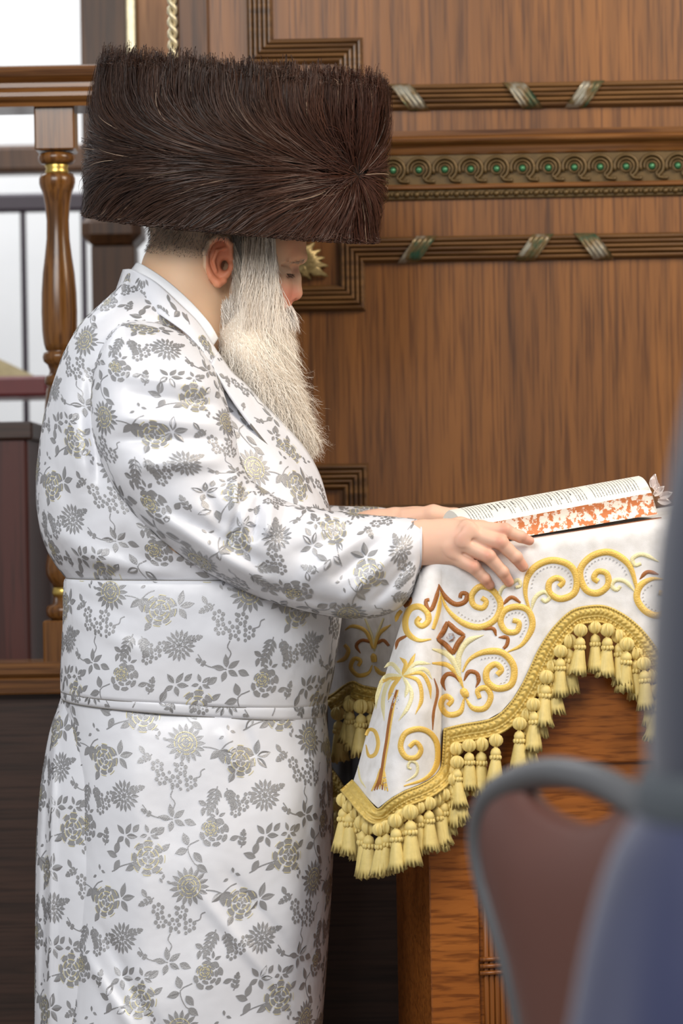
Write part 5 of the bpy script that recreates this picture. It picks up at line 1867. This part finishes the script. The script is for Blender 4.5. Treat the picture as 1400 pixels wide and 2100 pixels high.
# cropped grey hair above the nape and behind the ear
cond = (Vhw[:, 1] < 0.05) & (hx > 300) & (hx < 480) & (hy > 430) & (hy < 530 - 0.12 * np.abs(hx - 400)) & ~((hx > 426) & (hy > 492) & (Vhw[:, 1] < -0.078))
roots, nn = head_roots(cond, 3600)
d = norm(np.tile([-0.25, 0, -1.0], (len(roots), 1)) + nn * 0.35 + rng.normal(0, 0.22, roots.shape))
rx, ry = to_px(roots)
fade = np.clip((540 - ry) / 60, 0.25, 1)
hair_mesh('nape_hair', roots, d, rng.uniform(0.004, 0.010, len(roots)) * fade, nn, 0.0005, mixcol(len(roots), (70, 63, 58), (170, 160, 148), 0.9), 5, 0.0005, 1, 0.001)
# eyelashes and brow
n = 34
roots = P(586 + rng.uniform(0, 14, n), 565 + rng.uniform(0, 6, n), 0); roots[:, 1] = -0.037 - rng.uniform(-0.006, 0.003, n)
d = norm(np.tile([0.7, -0.3, -0.5], (n, 1)) + rng.normal(0, 0.1, (n, 3)))
hair_mesh('eyelashes', roots, d, rng.uniform(0.005, 0.009, n), np.tile([0, -1.0, 0.2], (n, 1)), 0.0006, mixcol(n, (60, 44, 38), (90, 70, 60)), 5, 0.0003, 1, 0.001)
n = 220
u_ = rng.uniform(0, 1, n)
roots = P(590 + 36 * u_, 533 + 5 * np.sin(u_ * 3) + rng.normal(0, 2.5, n), 0); roots[:, 1] = -0.036 + 0.022 * u_
d = norm(np.tile([-0.5, -0.35, -0.15], (n, 1)) + rng.normal(0, 0.2, (n, 3)))
hair_mesh('eyebrow', roots, d, rng.uniform(0.006, 0.011, n), np.tile([0.5, -0.8, 0], (n, 1)), 0.0006, mixcol(n, (190, 160, 132), (226, 204, 180)), 5, 0.0004, 1, 0.001)

# ================================================================== fur hat
hat = thing('fur_hat', tuple(P(487, 440, 0)), 'tall wide round brown fur hat on the bearded man\'s head', 'hat')
HC = P(487, 312, 0.0)
ht = math.radians(6.2)
hr = math.radians(8.0)                          # the hat leans a little towards the viewer's side
EX = np.array([math.cos(ht), 0, -math.sin(ht)])
EY = np.array([0, math.cos(hr), math.sin(hr)]); EY -= EX * (EX @ EY); EY /= np.linalg.norm(EY)
EZ = np.cross(EX, EY)
HA, HB, HH = 0.222, 0.200, 0.102
HR = 0.215
TW_ = math.radians(62)
HW = -0.018                                     # height of the whorl


def hat_pt(al, h, lift):
    th = TW_ - al / HR
    s_, c_ = np.sin(th), np.cos(th)
    rad = 1.0 + lift / HR - 0.04 * np.clip(h / HH, 0, 1.5) ** 2
    return HC + (HA * rad * s_)[..., None] * EX - (HB * rad * c_)[..., None] * EY + h[..., None] * EZ


def hat_nrm(al):
    th = TW_ - al / HR
    return norm(np.sin(th)[..., None] * EX / HA - np.cos(th)[..., None] * EY / HB)


# felt core under the fur
Vc = []
prof = [(-HH, 0.55), (-HH, 0.9), (-HH * 0.95, 0.955), (-HH * 0.5, 0.975), (0, 0.98), (HH * 0.5, 0.975), (HH * 0.82, 0.95), (HH * 0.88, 0.85), (HH * 0.80, 0.7), (HH * 0.8, 0.02)]
for h, k in prof:
    for j in range(64):
        a = j / 64 * 2 * math.pi
        Vc.append(HC + HA * k * math.sin(a) * EX - HB * k * math.cos(a) * EY + h * EZ)
obj('felt_core', Vc, [tuple(f) for f in grid_faces(len(prof), 64, True)] , plain('dark_felt', L(34, 22, 18), 0.9, vary=0.2), hat)

NG, PER, S = 2600, 20, 10
ga = rng.uniform(-math.pi * HR, math.pi * HR, NG)
gh = rng.uniform(-0.96, 0.97, NG) * HH
gl = rng.uniform(0.09, 0.16, NG)
N = NG * PER
oa = rng.normal(0, 0.0065, (NG, PER)); oh = rng.normal(0, 0.0065, (NG, PER))
a = (ga[:, None] + oa).ravel(); h = np.clip((gh[:, None] + oh).ravel(), -HH * 0.985, HH * 0.985)
glr = np.repeat(gl, PER) * rng.uniform(0.75, 1.15, N)
gj = np.repeat(rng.normal(0, 0.07, NG), PER) + rng.normal(0, 0.035, N)
lim_t = HH * (1.10 + 0.46 * rng.uniform(0, 1, N) ** 1.4 * np.repeat(rng.uniform(0.5, 1.15, NG), PER)); lim_b = -HH * (1.10 + 0.12 * rng.uniform(0, 1, N))
live = np.ones(N)
A_, H_ = [a.copy()], [h.copy()]
for k in range(S - 1):
    u = np.clip((h - HW) / HH, -1.3, 1.4)
    comp = np.clip(np.abs(a) / 0.14, 0.04, 1.0) * np.sign(a)
    up = np.where(u > 0, 0.95 * u + 3.2 * np.clip(u, 0, 1.2) ** 4, 1.15 * u)
    # past the rims the hair runs on nearly straight
    comp = np.where(u > 0.95, comp * 0.45, comp)
    v = np.stack([comp, up], 1)
    v /= np.linalg.norm(v, axis=1, keepdims=True) + 1e-6
    cj, sj = np.cos(gj), np.sin(gj)
    v = np.stack([v[:, 0] * cj - v[:, 1] * sj, v[:, 0] * sj + v[:, 1] * cj], 1)
    st = glr / (S - 1)
    live = live * (h < lim_t) * (h > lim_b)
    a = a + v[:, 0] * st * live; h = np.clip(h + v[:, 1] * st * live, lim_b - 0.001, lim_t + 0.001)
    A_.append(a.copy()); H_.append(h.copy())
A_, H_ = np.stack(A_, 1), np.stack(H_, 1)
t = np.linspace(0, 1, S)
# clumping towards each tuft's mean line
Am = A_.reshape(NG, PER, S).mean(1, keepdims=True); Hm = H_.reshape(NG, PER, S).mean(1, keepdims=True)
kk = 0.55 * t ** 1.5
A_ = (A_.reshape(NG, PER, S) * (1 - kk) + Am * kk).reshape(N, S); H_ = (H_.reshape(NG, PER, S) * (1 - kk) + Hm * kk).reshape(N, S)
lf = (0.002 + 0.015 * np.sin(t * math.pi * 0.62))[None] * (rng.uniform(0.4, 1.3, NG).repeat(PER) * rng.uniform(0.7, 1.3, N))[:, None] * (1 - 0.25 * np.clip((-H_ / HH - 0.55) / 0.5, 0, 1))
pts = hat_pt(A_, H_, lf)
nn = hat_nrm(A_)
wd = 0.00105 * np.clip(1.1 - t ** 2.5, 0.12, 1)
V, Fc = strands(pts, nn, wd[None], rng.normal(0, 0.35, N))
tone = np.repeat(rng.uniform(0, 1, NG), PER) * 0.7 + rng.uniform(0, 1, N) * 0.3
colr = np.array(L(27, 17, 14)) * (1 - tone[:, None]) + np.array(L(76, 51, 38)) * tone[:, None]
red = np.clip(1 - np.abs(np.repeat(ga, PER)) / 0.16, 0, 1)[:, None] * 0.6
colr = colr * (1 - red) + np.array(L(66, 32, 20)) * red * (0.5 + tone[:, None])
pale = (rng.uniform(0, 1, N) < 0.006)[:, None]
colr = np.where(pale, np.array(L(150, 128, 108)), colr)
M['fur'] = attr_mat('brown_fur', rough=0.45, spec=0.28)
fo = obj('fur', V, Fc, M['fur'], hat, attrs={'col': np.repeat(colr, S * 2, 0)})
tag(fo, kind='stuff')
# ================================================================== foreground: chair and second person
ch = thing('banquet_chair', (0.22, -1.9, 0), 'banquet chair with grey metal frame and maroon vinyl back in foreground', 'chair')
M['chair_metal'] = plain('chair_metal', L(98, 99, 102), 0.35, metal=0.4, vary=0.1, vscale=12)
M['vinyl'] = plain('maroon_vinyl', L(92, 58, 50), 0.45, vary=0.08, vscale=10, bump=0.2, bscale=300)
CC = P(1262, 1562, -1.9); CC[2] = 0
ca = math.radians(-67)
CU = np.array([math.cos(ca), math.sin(ca), 0])       # across the back; -CU side is nearer the viewer
CN = np.array([-math.sin(ca), math.cos(ca), 0])      # seat side
half = [(0, .903), (-.06, .899), (-.12, .886), (-.17, .868), (-.198, .845), (-.210, .818), (-.206, .785), (-.190, .75), (-.172, .71), (-.158, .66), (-.152, .58), (-.155, .45)]
cp = lambda u, z, d=0.0: np.array([CC[0], CC[1], 0]) + CU * u + CN * d + np.array([0, 0, z - 0.017 * min(1.0, max(0.0, (z - 0.45) / 0.3))])
full = [(-u, z) for u, z in half[::-1]][:-1] + half
lean = lambda z: -0.10 * (z - 0.45)
pts = spline([cp(u, z, lean(z)) for u, z in full], 90)
V, Fc = tube(pts, 0.015, 12, up=CN); obj('back_frame', V, Fc, M['chair_metal'], ch)
# padded back with a hand opening under the top of the frame
V = []
rows, nc = 30, 24
for side in (0, 1):
    for i in range(rows + 1):
        t = i / rows
        for j in range(nc + 1):
            s = j / nc * 2 - 1
            top = 0.870 + 0.008 * s * s - 0.012 * math.cos(s * 3.1)
            z = 0.50 + (top - 0.50) * t
            hw = np.interp(z, [0.45, .58, .66, .71, .75, .785, .818, .845, .868, .886], [.155, .152, .158, .172, .190, .206, .210, .198, .17, .12]) - 0.006
            pf = (1 - abs(s) ** 4) * (1 - abs(2 * t - 1) ** 6)
            d = lean(z) + (0.008 + 0.022 * pf) * (1 if side else -1)
            V.append(cp(s * hw, z, d))
n1 = (rows + 1) * (nc + 1)
Fc = [tuple(f) for f in grid_faces(rows + 1, nc + 1)] + [tuple(x + n1 for x in f) for f in grid_faces(rows + 1, nc + 1)]
ring = [j for j in range(nc + 1)] + [i * (nc + 1) + nc for i in range(1, rows + 1)] + [rows * (nc + 1) + j for j in range(nc - 1, -1, -1)] + [i * (nc + 1) for i in range(rows - 1, 0, -1)]
for k in range(len(ring)):
    a_, b_ = ring[k], ring[(k + 1) % len(ring)]
    Fc.append((a_, b_, b_ + n1, a_ + n1))
MB().add(V, Fc).build('backrest', M['vinyl'], ch, smooth=True)
m = MB()
V, Fc = [], []
for k, z in enumerate((0.43, 0.45, 0.475, 0.48)):
    ins = (0.01, 0, 0.0, 0.03)[k]
    for j in range(32):
        a_ = j / 32 * 2 * math.pi
        V.append(cp((0.205 - ins) * np.sign(math.cos(a_)) * abs(math.cos(a_)) ** 0.5, z, 0.21 + (0.20 - ins) * np.sign(math.sin(a_)) * abs(math.sin(a_)) ** 0.5))
Fc = [tuple(f) for f in grid_faces(4, 32, True)] + [tuple(range(32)), tuple(range(96, 128))]
MB().add(V, Fc).build('seat', M['vinyl'], ch, smooth=True)
for u in (-1, 1):
    V, Fc = tube([cp(0.155 * u, .46, 0), cp(0.16 * u, 0.25, -0.01), cp(0.19 * u, 0.0, -0.08)], 0.0125, 10, up=CU); obj('leg', V, Fc, M['chair_metal'], ch)
    V, Fc = tube([cp(0.18 * u, .44, 0.36), cp(0.19 * u, 0.2, 0.38), cp(0.195 * u, 0.0, 0.40)], 0.0125, 10, up=CU); obj('leg', V, Fc, M['chair_metal'], ch)

p2 = thing('person', (0.415, -2.60, 0), 'out-of-focus person in dark navy belted coat, cut off at the right edge', 'person')
M['navy'] = plain('navy_coat', L(34, 39, 56), 0.6, spec=0.4, vary=0.15, vscale=5, sheen=0.3)
M['navy_satin'] = plain('navy_satin', L(33, 39, 72), 0.38, spec=0.45, vary=0.45, vscale=6, sheen=0.3)
M['belt'] = plain('grey_belt', L(62, 68, 74), 0.5, vary=0.1)


def coat(name, tab, mat, amp=0.0, nf=9):
    """tab: z, left X, half width, half depth"""
    a = np.array(tab, float)
    zs = np.linspace(a[0, 0], a[-1, 0], 60)
    q = spline(a, 400); o = np.argsort(q[:, 0])
    lf, hw, hd = (np.interp(zs, q[o, 0], q[o, k]) for k in (1, 2, 3))
    ph = np.linspace(0, 2 * math.pi, 97)
    k = np.linspace(1, 0, 60)[:, None]
    w_ = 1 + amp * k * np.sin(ph * nf)[None]
    X = (lf + hw)[:, None] + hw[:, None] * np.cos(ph)[None] * w_
    Y = -2.60 + hd[:, None] * np.sin(ph)[None] * w_
    V = np.stack([X, Y, np.repeat(zs[:, None], 97, 1)], -1)
    return obj(name, V.reshape(-1, 3), grid_faces(60, 97), mat, p2)


coat('coat_upper', [(0.9358, 0.2044, 0.205, 0.150), (0.9780, 0.2035, 0.208, 0.155), (1.0624, 0.2086, 0.212, 0.160), (1.1216, 0.2162, 0.213, 0.160), (1.1891, 0.2305, 0.212, 0.155), (1.2736, 0.2508, 0.205, 0.140), (1.3327, 0.2744, 0.185, 0.115), (1.3749, 0.3293, 0.125, 0.080), (1.4002, 0.3631, 0.085, 0.070)], M['navy'])
coat('coat_skirt', [(0.14, 0.02, 0.42, 0.34), (0.5136, 0.0929, 0.340, 0.290), (0.6824, 0.1267, 0.300, 0.250), (0.7838, 0.1478, 0.272, 0.225), (0.8429, 0.1604, 0.255, 0.205), (0.8961, 0.1782, 0.236, 0.185), (0.9231, 0.1959, 0.215, 0.165), (0.9358, 0.2010, 0.208, 0.155)], M['navy_satin'], 0.05, 14)
coat('belt', [(0.9172, 0.1993, 0.212, 0.162), (0.9223, 0.1942, 0.218, 0.168), (0.9400, 0.1951, 0.217, 0.168), (0.9527, 0.1993, 0.212, 0.160)], M['belt'])
sb = SDF((0.24, -2.85, 0.02), (0.62, -2.33, 1.75), 0.0085)
sb.u(sb.ell((0.470, -2.60, 1.60), (0.098, 0.076, 0.118)), 0.02)
sb.u(sb.ell((0.485, -2.60, 1.54), (0.07, 0.06, 0.075)), 0.03)
sb.u(sb.cone((0.567, -2.60, 1.60), (0.583, -2.60, 1.565), 0.011, 0.015), 0.012)
for sg in (-1, 1):
    sb.u(sb.ell((0.460, -2.60 + sg * 0.078, 1.585), (0.018, 0.010, 0.032)), 0.008)
    sb.chain([(0.405, -2.60 + sg * 0.13, 1.34), (0.415, -2.60 + sg * 0.15, 1.10), (0.485, -2.60 + sg * 0.13, 0.95)], [0.05, 0.04, 0.03], 0.02)
    sb.u(sb.ell((0.510, -2.60 + sg * 0.125, 0.915), (0.025, 0.03, 0.04)), 0.02)
    for f_ in range(4):
        sb.chain([(0.505 + 0.012 * f_, -2.60 + sg * 0.13, 0.89), (0.517 + 0.013 * f_, -2.60 + sg * 0.125, 0.845), (0.515 + 0.012 * f_, -2.60 + sg * 0.115, 0.815)], [0.012, 0.0105, 0.0095], 0.004)
    sb.chain([(0.52, -2.60 + sg * 0.11, 0.925), (0.535, -2.60 + sg * 0.085, 0.89), (0.54, -2.60 + sg * 0.08, 0.865)], [0.014, 0.0115, 0.010], 0.006)
    sb.chain([(0.405, -2.60 + sg * 0.08, 0.88), (0.405, -2.60 + sg * 0.08, 0.45), (0.395, -2.60 + sg * 0.08, 0.06)], [0.09, 0.06, 0.045], 0.03)
sb.chain([(0.465, -2.60, 1.55), (0.435, -2.60, 1.40), (0.405, -2.60, 1.25), (0.405, -2.60, 0.90)], [0.06, 0.065, 0.10, 0.10], 0.03)
V, Fc = sb.mesh()
b2 = obj('body', V, Fc, plain('skin_two', L(206, 160, 132), 0.55, vary=0.06), p2)
for sg in (-1, 1):
    pts = spline([(0.405, -2.60 + sg * 0.115, 1.365), (0.410, -2.60 + sg * 0.165, 1.28), (0.415, -2.60 + sg * 0.17, 1.10), (0.490, -2.60 + sg * 0.14, 0.945)], 24)
    V, Fc = tube(pts, np.interp(np.linspace(0, 1, 24), [0, .2, 1], [.06, .07, .048]), 18, up=(1, 0, 0)); obj('coat_sleeve', V, Fc, M['navy'], p2)
    c = (0.395, -2.60 + sg * 0.08)
    V = []
    for i in range(13):
        t = i / 12
        w_ = 0.045 * math.sin(math.pi * (0.08 + 0.86 * t)) ** 0.5; hg = 0.09 * (1 - t) ** 1.5 + 0.035
        for j in range(12):
            a_ = j / 12 * 2 * math.pi
            V.append((c[0] - 0.09 + 0.29 * t, c[1] + w_ * math.cos(a_), 0.001 + hg * (0.5 + 0.5 * math.sin(a_))))
    MB().add(V, [tuple(f) for f in grid_faces(13, 12, True)] + [tuple(range(12)), tuple(range(144, 156))]).build('shoe', M['shoe'], p2, smooth=True)
sb = SDF((0.33, -2.71, 1.50), (0.61, -2.49, 1.76), 0.006)
sb.u(sb.ell((0.455, -2.60, 1.625), (0.107, 0.084, 0.105)), 0.01)
sb.cut(sb.ell((0.585, -2.60, 1.55), (0.11, 0.12, 0.115)), 0.015)
V, Fc = sb.mesh()
obj('hair', V, Fc, plain('dark_hair', L(40, 30, 26), 0.6, vary=0.3, vscale=80), p2)
